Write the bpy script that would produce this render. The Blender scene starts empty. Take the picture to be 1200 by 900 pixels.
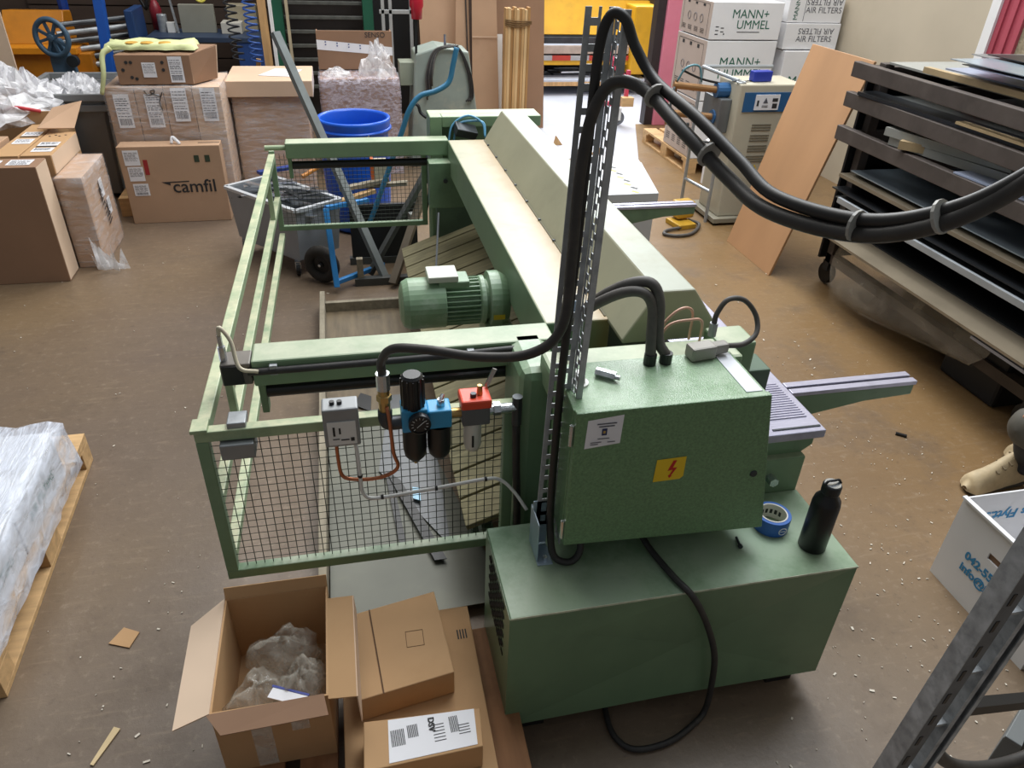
import bpy, math, random
from mathutils import Vector, Matrix, Euler

# ------------------------------------------------------------ camera, world, light
scene = bpy.context.scene
COL = scene.collection
def set_camera():
    cd = bpy.data.cameras.new('camera'); co = bpy.data.objects.new('camera', cd); COL.objects.link(co)
    cd.sensor_fit = 'HORIZONTAL'; cd.sensor_width = 36.0
    cd.lens = 863.4 / 1200.0 * 36.0
    cd.clip_start = 0.02; cd.clip_end = 100
    pitch, roll, yaw = [math.radians(v) for v in (32.666, 2.3255, -13.4716)]
    f = Vector((-math.sin(yaw) * math.cos(pitch), math.cos(yaw) * math.cos(pitch), -math.sin(pitch)))
    r = Vector((math.cos(yaw), math.sin(yaw), 0)); u = r.cross(f)
    r2 = r * math.cos(roll) + u * math.sin(roll); u2 = -r * math.sin(roll) + u * math.cos(roll)
    m = Matrix((r2, u2, -f)).transposed().to_4x4(); m.translation = Vector((0, 0, 2.1))
    co.matrix_world = m
    scene.camera = co
set_camera()

world = bpy.data.worlds.new('world'); scene.world = world; world.use_nodes = True
bg = world.node_tree.nodes['Background']
bg.inputs[0].default_value = (0.93, 0.96, 1.0, 1); bg.inputs[1].default_value = 0.185

def area_light(name, loc, size_x, size_y, power, color, target):
    ld = bpy.data.lights.new(name, 'AREA'); ld.shape = 'RECTANGLE'; ld.size = size_x; ld.size_y = size_y
    ld.energy = power; ld.color = color
    o = bpy.data.objects.new(name, ld); COL.objects.link(o); o.location = loc
    d = Vector(target) - Vector(loc)
    o.rotation_euler = d.to_track_quat('-Z', 'Y').to_euler()
    return o
# roof lights over the hall, daylight in the yard hall behind the doorway, added fill lamp above the bay
area_light('skylight_hall', (0.6, 6.6, 6.5), 6.0, 5.0, 450, (1.0, 0.975, 0.93), (0.6, 4.6, 0))
area_light('skylight_yard', (3.2, 12.5, 5.5), 5.0, 5.0, 1050, (0.93, 0.97, 1.0), (2.8, 9.5, 0))
area_light('fill_light_bay', (2.4, 3.4, 6.0), 3.0, 3.0, 250, (0.90, 0.95, 1.0), (1.6, 2.8, 0))  # unseen lamp added to brighten upward faces near the camera

scene.view_settings.view_transform = 'Standard'
scene.view_settings.look = 'None'
scene.view_settings.gamma = 1.0
scene.view_settings.use_curve_mapping = False
scene.view_settings.exposure = 0.06

# ------------------------------------------------------------ materials
def lin(h):
    h = h.lstrip('#'); v = [int(h[i:i + 2], 16) / 255 for i in (0, 2, 4)]
    return tuple(c / 12.92 if c <= 0.04045 else ((c + 0.055) / 1.055) ** 2.4 for c in v)
MATS = {}
def M(name, hexc, rough=0.55, metal=0.0, var=0.12, scale=6.0, dirt=None, dirt_amt=0.5, dirt_scale=3.0,
      bump=0.0, bscale=60.0, stretch=None, alpha=None, spec=None, dust_toplight=None):
    if name in MATS: return MATS[name]
    m = bpy.data.materials.new(name); m.use_nodes = True; MATS[name] = m
    nt = m.node_tree; n = nt.nodes; l = nt.links
    b = n['Principled BSDF']
    tc = n.new('ShaderNodeTexCoord'); mp = n.new('ShaderNodeMapping'); l.new(tc.outputs['Object'], mp.inputs[0])
    if stretch: mp.inputs['Scale'].default_value = stretch
    nz = n.new('ShaderNodeTexNoise'); nz.inputs['Scale'].default_value = scale; nz.inputs['Detail'].default_value = 5
    l.new(mp.outputs[0], nz.inputs['Vector'])
    c = lin(hexc)
    mx = n.new('ShaderNodeMix'); mx.data_type = 'RGBA'
    mx.inputs[6].default_value = (*[v * (1 - var) for v in c], 1); mx.inputs[7].default_value = (*[min(1, v * (1 + var)) for v in c], 1)
    rp = n.new('ShaderNodeMapRange'); rp.inputs[1].default_value = .3; rp.inputs[2].default_value = .7
    l.new(nz.outputs[0], rp.inputs[0]); l.new(rp.outputs[0], mx.inputs[0])
    out = mx.outputs[2]
    def layer(out, colh, lo, hi, sc, amt, up=False):
        d = n.new('ShaderNodeTexNoise'); d.inputs['Scale'].default_value = sc; d.inputs['Detail'].default_value = 8; d.inputs['Roughness'].default_value = .65
        l.new(tc.outputs['Object'], d.inputs['Vector'])
        r = n.new('ShaderNodeMapRange'); r.inputs[1].default_value = lo; r.inputs[2].default_value = hi; r.inputs[4].default_value = amt
        l.new(d.outputs[0], r.inputs[0]); fac = r.outputs[0]
        if up:
            g = n.new('ShaderNodeNewGeometry'); s = n.new('ShaderNodeSeparateXYZ'); l.new(g.outputs['Normal'], s.inputs[0])
            r2 = n.new('ShaderNodeMapRange'); r2.inputs[1].default_value = .8; r2.inputs[2].default_value = .98
            l.new(s.outputs[2], r2.inputs[0])
            mu = n.new('ShaderNodeMath'); mu.operation = 'MULTIPLY'; l.new(fac, mu.inputs[0]); l.new(r2.outputs[0], mu.inputs[1]); fac = mu.outputs[0]
        k = n.new('ShaderNodeMix'); k.data_type = 'RGBA'; l.new(fac, k.inputs[0]); l.new(out, k.inputs[6]); k.inputs[7].default_value = (*lin(colh), 1)
        return k.outputs[2]
    if dust_toplight: out = layer(out, dust_toplight[0], dust_toplight[2], dust_toplight[3], dust_toplight[4], dust_toplight[1], up=True)
    if dirt: out = layer(out, dirt, .52, .72, dirt_scale, dirt_amt)
    l.new(out, b.inputs['Base Color'])
    b.inputs['Roughness'].default_value = rough; b.inputs['Metallic'].default_value = metal
    if spec is not None: b.inputs['Specular IOR Level'].default_value = spec
    if bump:
        bn = n.new('ShaderNodeTexNoise'); bn.inputs['Scale'].default_value = bscale; bn.inputs['Detail'].default_value = 3
        l.new(mp.outputs[0], bn.inputs['Vector'])
        bp = n.new('ShaderNodeBump'); bp.inputs['Strength'].default_value = bump; bp.inputs['Distance'].default_value = .01
        l.new(bn.outputs[0], bp.inputs['Height']); l.new(bp.outputs[0], b.inputs['Normal'])
    if alpha is not None: b.inputs['Alpha'].default_value = alpha
    return m

def film(name, tint, lo, hi, scale=9.0, stretch=(1, 1, 1), rough=.18):
    """clear plastic film: streaky mix of see-through and glossy white"""
    if name in MATS: return MATS[name]
    m = bpy.data.materials.new(name); m.use_nodes = True; MATS[name] = m
    nt = m.node_tree; n = nt.nodes; l = nt.links; n.remove(n['Principled BSDF']); o = n['Material Output']
    tc = n.new('ShaderNodeTexCoord'); mp = n.new('ShaderNodeMapping'); mp.inputs['Scale'].default_value = stretch
    l.new(tc.outputs['Object'], mp.inputs[0])
    nz = n.new('ShaderNodeTexNoise'); nz.inputs['Scale'].default_value = scale; nz.inputs['Detail'].default_value = 6; nz.inputs['Distortion'].default_value = .8
    l.new(mp.outputs[0], nz.inputs['Vector'])
    r = n.new('ShaderNodeMapRange'); r.inputs[1].default_value = .35; r.inputs[2].default_value = .75; r.inputs[3].default_value = lo; r.inputs[4].default_value = hi
    l.new(nz.outputs[0], r.inputs[0])
    t = n.new('ShaderNodeBsdfTransparent'); p = n.new('ShaderNodeBsdfPrincipled')
    p.inputs['Base Color'].default_value = (*lin(tint), 1); p.inputs['Roughness'].default_value = rough
    bp = n.new('ShaderNodeBump'); bp.inputs['Strength'].default_value = .6; bp.inputs['Distance'].default_value = .01
    l.new(nz.outputs[0], bp.inputs['Height']); l.new(bp.outputs[0], p.inputs['Normal'])
    mx = n.new('ShaderNodeMixShader'); l.new(r.outputs[0], mx.inputs[0]); l.new(t.outputs[0], mx.inputs[1]); l.new(p.outputs[0], mx.inputs[2])
    l.new(mx.outputs[0], o.inputs[0])
    return m

# ------------------------------------------------------------ mesh builder
def V3(p): return Vector(p)
def catmull(pts, k=6):
    P = [Vector(p) for p in pts]
    if len(P) < 3: return P
    out = []
    Q = [P[0] * 2 - P[1]] + P + [P[-1] * 2 - P[-2]]
    for i in range(1, len(Q) - 2):
        a, b, c, d = Q[i - 1:i + 3]
        for j in range(k):
            t = j / k
            out.append(.5 * ((2 * b) + (c - a) * t + (2 * a - 5 * b + 4 * c - d) * t * t + (3 * b - a - 3 * c + d) * t ** 3))
    out.append(P[-1]); return out

class MB:
    def __init__(s): s.v = []; s.f = []
    def add(s, vs, fs):
        k = len(s.v); s.v += [Vector(p) for p in vs]; s.f += [tuple(i + k for i in f) for f in fs]; return s
    def box(s, x0, x1, y0, y1, z0, z1):
        return s.add([(x0, y0, z0), (x1, y0, z0), (x1, y1, z0), (x0, y1, z0), (x0, y0, z1), (x1, y0, z1), (x1, y1, z1), (x0, y1, z1)],
                     [(0, 3, 2, 1), (4, 5, 6, 7), (0, 1, 5, 4), (1, 2, 6, 5), (2, 3, 7, 6), (3, 0, 4, 7)])
    def obox(s, c, size, rz=0.0, rot=None):
        R = (rot or Euler((0, 0, rz))).to_matrix(); c = Vector(c); h = Vector(size) / 2
        vs = [c + R @ Vector((a * h.x, b * h.y, d * h.z)) for d in (-1, 1) for a, b in ((-1, -1), (1, -1), (1, 1), (-1, 1))]
        return s.add(vs, [(0, 3, 2, 1), (4, 5, 6, 7), (0, 1, 5, 4), (1, 2, 6, 5), (2, 3, 7, 6), (3, 0, 4, 7)])
    def hexa(s, bot, top):
        n = len(bot)
        return s.add(list(bot) + list(top), [tuple(reversed(range(n))), tuple(range(n, 2 * n))] + [(i, (i + 1) % n, n + (i + 1) % n, n + i) for i in range(n)])
    def prism(s, poly, axis, a, b):
        def mk(p, t): return {'x': (t, p[0], p[1]), 'y': (p[0], t, p[1]), 'z': (p[0], p[1], t)}[axis]
        return s.hexa([mk(p, a) for p in poly], [mk(p, b) for p in poly])
    def bar(s, p0, p1, w, h, up=(0, 0, 1)):
        p0, p1 = Vector(p0), Vector(p1); d = (p1 - p0).normalized(); u = Vector(up)
        if abs(d.dot(u)) > .98: u = Vector((1, 0, 0))
        sx = d.cross(u).normalized() * (w / 2); sz = sx.cross(d).normalized() * (h / 2)
        q = [(-1, -1), (1, -1), (1, 1), (-1, 1)]
        return s.hexa([p0 + sx * a + sz * b for a, b in q], [p1 + sx * a + sz * b for a, b in q])
    def cyl(s, p0, p1, r0, r1=None, n=16, caps=True):
        r1 = r0 if r1 is None else r1
        return s.tube([p0, p1], [r0, r1], n, smooth=False, caps=caps)
    def tube(s, pts, r, n=8, smooth=True, k=6, caps=True):
        P = catmull(pts, k) if smooth else [Vector(p) for p in pts]
        R = r if isinstance(r, (list, tuple)) else [r] * len(P)
        if len(R) != len(P): R = [R[0] + (R[-1] - R[0]) * i / (len(P) - 1) for i in range(len(P))]
        base = len(s.v); up = None
        for i, p in enumerate(P):
            d = (P[min(i + 1, len(P) - 1)] - P[max(i - 1, 0)])
            d = d.normalized() if d.length > 1e-9 else Vector((0, 0, 1))
            if up is None:
                up = Vector((0, 0, 1)) if abs(d.z) < .9 else Vector((1, 0, 0))
            a = d.cross(up)
            if a.length < 1e-6: a = d.cross(Vector((0, 1, 0)))
            a.normalize(); b = a.cross(d).normalized(); up = b
            for j in range(n):
                t = 2 * math.pi * j / n; s.v.append(p + (a * math.cos(t) + b * math.sin(t)) * R[i])
        for i in range(len(P) - 1):
            for j in range(n):
                s.f.append((base + i * n + j, base + i * n + (j + 1) % n, base + (i + 1) * n + (j + 1) % n, base + (i + 1) * n + j))
        if caps:
            s.f.append(tuple(base + j for j in reversed(range(n)))); e = base + (len(P) - 1) * n
            s.f.append(tuple(e + j for j in range(n)))
        return s
    def lathe(s, prof, c, axis='z', n=24):
        c = Vector(c); base = len(s.v)
        for r, h in prof:
            for j in range(n):
                t = 2 * math.pi * j / n; a, b = r * math.cos(t), r * math.sin(t)
                s.v.append(c + Vector({'z': (a, b, h), 'x': (h, a, b), 'y': (b, h, a)}[axis]))
        for i in range(len(prof) - 1):
            for j in range(n):
                s.f.append((base + i * n + j, base + i * n + (j + 1) % n, base + (i + 1) * n + (j + 1) % n, base + (i + 1) * n + j))
        return s
    def torus(s, c, R, r, axis='z', n=28, m=8):
        prof = [(R + r * math.cos(2 * math.pi * i / m), r * math.sin(2 * math.pi * i / m)) for i in range(m + 1)]
        return s.lathe(prof, c, axis, n)
    def sheet(s, a, b, c, d, t):
        a, b, c, d = map(Vector, (a, b, c, d)); nrm = (b - a).cross(d - a).normalized() * t
        return s.hexa([a, b, c, d], [a + nrm, b + nrm, c + nrm, d + nrm])
    def poly(s, pts, t):
        pts = [Vector(p) for p in pts]; nrm = (pts[1] - pts[0]).cross(pts[2] - pts[0]).normalized() * t
        return s.hexa(pts, [p + nrm for p in pts])
    def build(s, name, mat, parent=None, smooth=False, bevel=0.0, solid=0.0, sub=0):
        me = bpy.data.meshes.new(name)
        off = Vector(parent['_o']) if parent is not None and '_o' in parent else Vector((0, 0, 0))
        me.from_pydata([tuple(p - off) for p in s.v], [], s.f); me.update()
        me.materials.append(mat)
        o = bpy.data.objects.new(name, me); COL.objects.link(o)
        if smooth:
            for p in me.polygons: p.use_smooth = True
        if parent is not None:
            o.parent = parent; o['_o'] = list(off)
        if solid:
            md = o.modifiers.new('thickness', 'SOLIDIFY'); md.thickness = solid
        if bevel:
            md = o.modifiers.new('edge', 'BEVEL'); md.width = bevel; md.segments = 2; md.limit_method = 'ANGLE'; md.angle_limit = math.radians(40)
        if sub:
            md = o.modifiers.new('round', 'SUBSURF'); md.levels = sub; md.render_levels = sub
        return o

def thing(name, label, cat, loc=(0, 0, 0), group=None):
    o = bpy.data.objects.new(name, None); COL.objects.link(o); o.location = loc; o.empty_display_size = .05
    o['_o'] = list(loc); o['label'] = label; o['category'] = cat
    if group: o['group'] = group
    return o
def tag(o, label, cat, group=None, kind=None):
    o['label'] = label; o['category'] = cat
    if group: o['group'] = group
    if kind: o['kind'] = kind
    return o
def struct(o, label=None, cat=None):
    o['kind'] = 'structure'
    if label: o['label'] = label
    if cat: o['category'] = cat
    return o
def recentre(o):
    """put a one-mesh thing's origin at its base"""
    vs = o.data.vertices; n = len(vs)
    c = Vector((sum(v.co.x for v in vs) / n, sum(v.co.y for v in vs) / n, min(v.co.z for v in vs)))
    o.data.transform(Matrix.Translation(-c)); o.location = c; return o
def one(mb, name, mat, label, cat, group=None, **kw):
    return tag(recentre(mb.build(name, mat, None, **kw)), label, cat, group)
def copy_tree(o, parent=None):
    c = o.copy(); COL.objects.link(c); c.parent = parent
    for ch in list(o.children): copy_tree(ch, c)
    return c
def lettering(name, s, size, mat, parent, org, xd, yd, align='LEFT', bold=0.0, lift=.0012, xs=1.0):
    cu = bpy.data.curves.new(name, 'FONT'); cu.body = s; cu.size = size; cu.align_x = align; cu.extrude = .0004; cu.offset = bold; cu.space_character = 1.0
    cu.resolution_u = 3
    t = bpy.data.objects.new('tmp', cu); me = bpy.data.meshes.new_from_object(t); bpy.data.objects.remove(t); bpy.data.curves.remove(cu)
    xd = Vector(xd).normalized(); yd = Vector(yd); yd = (yd - xd * yd.dot(xd)).normalized(); nd = xd.cross(yd)
    off = Vector(parent['_o']) if '_o' in parent else Vector((0, 0, 0)); org = Vector(org)
    for v in me.vertices:
        p = v.co; v.co = org + xd * p.x * xs + yd * p.y + nd * (p.z + lift) - off
    me.name = name; me.materials.clear(); me.materials.append(mat)
    o = bpy.data.objects.new(name, me); COL.objects.link(o); o.parent = parent; o['_o'] = list(off)
    return o
def rects(org, xd, yd, lst, lift=.0015, t=.0005):
    xd = Vector(xd).normalized(); yd = Vector(yd); yd = (yd - xd * yd.dot(xd)).normalized(); nd = xd.cross(yd); org = Vector(org); m = MB()
    for x, y, w, h in lst:
        a = org + xd * x + yd * y + nd * lift; m.sheet(a, a + xd * w, a + xd * w + yd * h, a + yd * h, t)
    return m
def sticker(parent, org, xd, yd, w, h, seed=0, bars=True, col=None, name='paper_label', deep=True):
    """white shipping label with printed lines and a barcode"""
    rnd = random.Random(seed)
    s = rects(org, xd, yd, [(0, 0, w, h)], lift=.0006, t=.0008).build(name, col or M('label_paper', '#e6e6ea', .6, var=.04), parent)
    L = []
    y = h * .93
    while y > h * .34:
        y -= h * rnd.uniform(.05, .10); x = w * .08
        while x < w * .8:
            ww = w * rnd.uniform(.08, .3); L.append((x, y, min(ww, w * .93 - x), h * .022)); x += ww + w * .05
    if bars:
        x = w * .12
        while x < w * .85:
            ww = w * rnd.uniform(.012, .04); L.append((x, h * .08, ww, h * .2)); x += ww + w * rnd.uniform(.015, .04)
    rects(org, xd, yd, L, lift=.0016, t=.0004).build('printed_text', M('print_grey', '#5a5a62', .7, var=.02), s)
    return s
# ------------------------------------------------------------ palette
GREEN = M('machine_green', '#728f70', .42, var=.10, scale=5, dirt='#47604b', dirt_amt=.5, dirt_scale=4, bump=.05, bscale=40, dust_toplight=('#c9cdb8', .55, .38, .62, 6))
GREEN_TOP = M('machine_green_dusty', '#789372', .5, var=.10, scale=5, dirt='#5c6f5a', dirt_amt=.35, dirt_scale=5, dust_toplight=('#bcc0a8', .85, .25, .6, 3))
GREEN_PALE = M('machine_green_pale', '#98ab88', .45, var=.12, scale=7, dirt='#5d7a5f', dirt_amt=.5, dirt_scale=9, dust_toplight=('#cfccab', .8, .3, .6, 12))
GREEN_DARK = M('machine_green_dark', '#4c6250', .5, var=.15, scale=5, dirt='#2f4034', dirt_amt=.5)
HAMMER = M('hammertone_green', '#698c64', .28, var=.22, scale=150, bump=.22, bscale=320, dust_toplight=('#b3c4b0', .6, .3, .65, 9))  # dusty top layer strengthened to paint extra light onto the cabinet top
STEEL = M('galvanised_steel', '#a2a7ab', .4, .4, var=.22, scale=14, dirt='#6d7276', dirt_amt=.5, dirt_scale=20)
STEEL_DARK = M('dark_steel', '#44484c', .45, .6, var=.2, scale=9)
PLATE = M('ground_plate', '#b3b2c4', .35, .55, var=.1, scale=20, stretch=(1, 12, 1), dirt='#8b869a', dirt_amt=.5, dirt_scale=8)
CHROME = M('chrome', '#c8ccd0', .22, .9, var=.06)
BRASS = M('brass', '#b99b62', .35, .8, var=.1)
COPPER = M('copper_tube', '#b4704f', .35, .6, var=.08)
BLACK = M('black_plastic', '#17181a', .42, var=.1)
RUBBER = M('black_rubber', '#2b2a2a', .55, var=.14, scale=30, dirt='#4a4640', dirt_amt=.4, dirt_scale=25)
WHITE_P = M('white_plastic', '#d9d9d6', .5, var=.04)
CARD = M('cardboard', '#b49377', .8, var=.06, scale=3, dirt='#9a7657', dirt_amt=.35, dirt_scale=2.5)
CARD_W = M('cardboard_warm', '#ba946a', .8, var=.06, scale=3, dirt='#a17a50', dirt_amt=.35, dirt_scale=2.5)
CARD_L = M('cardboard_light', '#cdb096', .8, var=.06, scale=3)
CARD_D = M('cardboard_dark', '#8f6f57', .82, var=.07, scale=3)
CARD_WHITE = M('white_carton', '#e2e2e4', .6, var=.03, scale=4)
PAPER = M('label_paper', '#e6e6ea', .6, var=.04)
PRINT = M('print_grey', '#5a5a62', .7, var=.02)
INK = M('ink_black', '#2a2a2c', .7, var=.02)
WOOD = M('pallet_wood', '#c6a273', .75, var=.2, scale=4, stretch=(1, 8, 8), dirt='#8d6c47', dirt_amt=.5, dirt_scale=5)
WOOD_Y = M('pine_wood', '#c39c6b', .7, var=.22, scale=3, stretch=(10, 10, 1), dirt='#a37c4d', dirt_amt=.35)
FILM = film('stretch_film', '#f2f2f6', .05, .42, 7, (1, 1, 5))
FILM_W = film('stretch_film_white', '#f4f5fa', .45, .95, 9, (5, 1.2, 1))
FILM_C = film('crumpled_film', '#f4f4f6', .18, .8, 12)

# ------------------------------------------------------------ floor, walls
def floor_mat():
    m = bpy.data.materials.new('sealed_concrete'); m.use_nodes = True
    nt = m.node_tree; n = nt.nodes; l = nt.links; b = n['Principled BSDF']
    tc = n.new('ShaderNodeTexCoord')
    def noise(sc, det=6, st=(1, 1, 1), ro=.55):
        mp = n.new('ShaderNodeMapping'); mp.inputs['Scale'].default_value = st; l.new(tc.outputs['Object'], mp.inputs[0])
        z = n.new('ShaderNodeTexNoise'); z.inputs['Scale'].default_value = sc; z.inputs['Detail'].default_value = det; z.inputs['Roughness'].default_value = ro
        l.new(mp.outputs[0], z.inputs['Vector']); return z.outputs[0]
    def rng(f, lo, hi, a=0, c=1):
        r = n.new('ShaderNodeMapRange'); r.inputs[1].default_value = lo; r.inputs[2].default_value = hi; r.inputs[3].default_value = a; r.inputs[4].default_value = c
        l.new(f, r.inputs[0]); return r.outputs[0]
    def mix(f, a, c):
        k = n.new('ShaderNodeMix'); k.data_type = 'RGBA'
        if isinstance(f, float): k.inputs[0].default_value = f
        else: l.new(f, k.inputs[0])
        for i, s in ((6, a), (7, c)):
            if isinstance(s, str): k.inputs[i].default_value = (*lin(s), 1)
            else: l.new(s, k.inputs[i])
        return k.outputs[2]
    big = noise(.55, 4); mid = noise(2.2, 7, ro=.65); fine = noise(26, 6, ro=.7); scratch = noise(5, 6, (1, 7, 1), .7)
    c = mix(rng(big, .35, .65), '#6b5d52', '#766249')
    # greyish worn lane on the camera side, browner towards the sheet rack
    sx = n.new('ShaderNodeSeparateXYZ'); l.new(tc.outputs['Object'], sx.inputs[0])
    ax = n.new('ShaderNodeMath'); ax.operation = 'ADD'; l.new(sx.outputs[0], ax.inputs[0]); l.new(big, ax.inputs[1])
    c = mix(rng(ax.outputs[0], .6, 3.2, 0, .75), c, '#83663f')
    ay = n.new('ShaderNodeMath'); ay.operation = 'ADD'; l.new(sx.outputs[1], ay.inputs[0]); l.new(mid, ay.inputs[1])
    c = mix(rng(ay.outputs[0], 2.6, 1.4, 0, .6), c, '#786e64')
    c = mix(rng(mid, .5, .7, 0, .6), c, '#57493d')
    c = mix(rng(scratch, .56, .75, 0, .45), c, '#97846d')
    c = mix(rng(fine, .56, .74, 0, .38), c, '#a3937f')
    c = mix(rng(fine, .42, .28, 0, .4), c, '#453a30')
    l.new(c, b.inputs['Base Color'])
    l.new(rng(mid, .3, .7, .3, .5), b.inputs['Roughness'])
    bp = n.new('ShaderNodeBump'); bp.inputs['Strength'].default_value = .12; bp.inputs['Distance'].default_value = .01
    l.new(fine, bp.inputs['Height']); l.new(bp.outputs[0], b.inputs['Normal'])
    return m
struct(MB().box(-7, 4.65, -3, 8.6, -.1, 0).box(-7, 1.75, 8.6, 9.9, -.1, 0).build('floor', floor_mat()))
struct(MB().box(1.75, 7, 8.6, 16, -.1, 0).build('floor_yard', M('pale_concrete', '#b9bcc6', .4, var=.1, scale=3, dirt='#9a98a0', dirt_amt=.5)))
struct(MB().hexa([(1.75, 8.6, .0), (2.2, 7.25, .0), (2.95, 7.15, .0), (3.45, 8.6, .0)][::-1], [(1.75, 8.6, .003), (2.2, 7.25, .003), (2.95, 7.15, .003), (3.45, 8.6, .003)][::-1]).build('floor_daylight_patch', MATS['pale_concrete']))  # pool of doorway daylight on the hall floor, painted as a paler slab
WALL = M('plaster_beige', '#b9ae9a', .85, var=.05, scale=2, dirt='#a89b84', dirt_amt=.4, dirt_scale=1.2)
w = MB().box(4.6, 4.75, -3, 4.4, 0, 4.5).box(4.6, 4.75, 4.90, 8.9, 0, 4.5).box(4.6, 4.75, 4.4, 4.90, 2.6, 4.5)
struct(w.build('wall_right', WALL))
t = MB().box(4.565, 4.6, 4.90, 4.98, 0, 2.7).build('trim_1', M('white_trim', '#e6e6e6', .5, var=.03)); struct(t)
d = MB()
for i in range(5): d.box(4.60 if i % 2 else 4.585, 4.63, 4.68 + i * .044, 4.724 + i * .044, 0, 2.6)
struct(d.build('door_1', M('red_door', '#a84a58', .5, var=.08, scale=4)))
struct(MB().box(4.61, 4.66, 4.4, 4.68, 0, 2.6).build('wall_recess', M('rough_plaster', '#9c9078', .9, var=.2, scale=30, bump=.5, bscale=60)))
# rear wall: brown board siding on the left with unlit darkness put into its colour, doorway to the yard hall, pink door post
SID = M('brown_siding_shaded', '#3d2f26', .7, var=.15, scale=4, stretch=(1, 1, 6))
wb = MB().box(-7, 2.35, 9.86, 10.0, 0, 4.5)
wb = struct(wb.build('wall_back', SID))
pl = MB().box(-3.2, 0.9, 9.83, 9.86, 0, .165)
p0 = pl.build('siding_board', SID, wb)
for i in range(1, 10):
    q = p0.copy(); COL.objects.link(q); q.location = (0, 0, i * .18); q.parent = wb
struct(MB().box(3.85, 4.75, 8.7, 8.9, 0, 4.5).build('wall_back_right', WALL))
PINK = M('pink_door_frame', '#d77f94', .45, var=.08, scale=3, dirt='#c9657c', dirt_amt=.4)
struct(MB().box(3.64, 3.86, 8.52, 8.72, 0, 4.0).build('trim_2', PINK, bevel=.008))
struct(MB().box(3.54, 3.64, 8.56, 8.70, 0, 4.0).build('trim_3', M('door_rail_dark', '#2c2426', .5, var=.1)))
# ------------------------------------------------------------ the shear
S = thing('guillotine_shear', 'long pale green sheet metal guillotine shear with sloping hood and mesh rear guard', 'machine', (.6, 3.0, 0))
HOODM = M('hood_grey_green', '#9c9a82', .5, var=.08, scale=3, dirt='#8d8b74', dirt_amt=.5, dirt_scale=5, bump=.04, bscale=25, dust_toplight=('#a1a79a', .9, .2, .5, 3))
def beam_mat():
    m = M('beam_paint', '#758f72', .45, var=.1, scale=5, dirt='#4f6a54', dirt_amt=.35, dirt_scale=5, dust_toplight=('#ada78e', .95, .1, .35, 3))
    nt = m.node_tree; n = nt.nodes; l = nt.links; b = n['Principled BSDF']; src = b.inputs['Base Color'].links[0].from_socket
    tc = n.new('ShaderNodeTexCoord'); sx = n.new('ShaderNodeSeparateXYZ'); l.new(tc.outputs['Object'], sx.inputs[0])
    nz = n.new('ShaderNodeTexNoise'); nz.inputs['Scale'].default_value = 4; nz.inputs['Detail'].default_value = 6; l.new(tc.outputs['Object'], nz.inputs['Vector'])
    a = n.new('ShaderNodeMath'); a.operation = 'MULTIPLY_ADD'; l.new(nz.outputs[0], a.inputs[0]); a.inputs[1].default_value = .12; l.new(sx.outputs[0], a.inputs[2])
    r = n.new('ShaderNodeMapRange'); r.inputs[1].default_value = .14; r.inputs[2].default_value = .23; r.inputs[4].default_value = .7; l.new(a.outputs[0], r.inputs[0])
    k = n.new('ShaderNodeMix'); k.data_type = 'RGBA'; l.new(r.outputs[0], k.inputs[0]); l.new(src, k.inputs[6]); k.inputs[7].default_value = (*lin('#94743f'), 1)
    l.new(k.outputs[2], b.inputs['Base Color']); return m
MB().box(.58, .80, 2.0, 4.22, .82, 1.0).build('top_beam', beam_mat(), S, bevel=.006)
hd = MB().prism([(.79, .985), (1.09, .985), (1.09, 1.04), (1.005, 1.157), (.885, 1.157), (.79, 1.0)], 'y', 1.86, 4.22).build('hood', HOODM, S, bevel=.006)
m = MB().box(.783, .789, 2.02, 4.2, 1.0, 1.003); m.build('hood_seam', M('seam_dark', '#5f5c48', .8, var=.1), hd)  # thin dark line along the lower edge of the hood
bolt = MB().lathe([(0, .006), (.006, .005), (.007, 0)], (.786, 2.2, 1.003), n=8).build('bolt', STEEL_DARK, hd)
for i in range(1, 9):
    c = bolt.copy(); COL.objects.link(c); c.location = (0, i * .235, 0); c.parent = hd
# far end frame
ff = MB().box(.50, 1.16, 4.46, 4.56, 0, 1.09).box(.50, .57, 4.38, 4.46, 0, 1.09).box(.57, 1.16, 4.38, 4.46, 1.03, 1.09).box(.57, 1.16, 4.38, 4.46, 0, .64).build('end_frame', GREEN_TOP, S, bevel=.005)
MB().box(.52, 1.1, 4.3, 4.38, 0, .62).build('end_plate', GREEN_DARK, S, bevel=.004)
bp_ = MB().box(.46, .66, 4.12, 4.22, .64, .9).build('bearing_plate', GREEN, S, bevel=.005)
MB().lathe([(0, 0), (.013, 0), (.013, .01)], (.55, 4.108, .80), 'y', 8).build('bolt', STEEL_DARK, bp_)
MB().obox((.70, 4.34, 1.02), (.13, .08, .05), rot=Euler((.4, .25, .2))).build('valve_block', STEEL_DARK, S, bevel=.004)
for dx in (0, .03):
    MB().tube([(.60 + dx, 4.34, .95), (.63 + dx, 4.36, 1.05), (.72 + dx, 4.36, 1.10 - dx), (.80 + dx * .3, 4.34, 1.06), (.81, 4.3, .99)], .006).build('blue_hose', M('blue_tube', '#5f9cc0', .4, var=.05), S, smooth=True)
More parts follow.
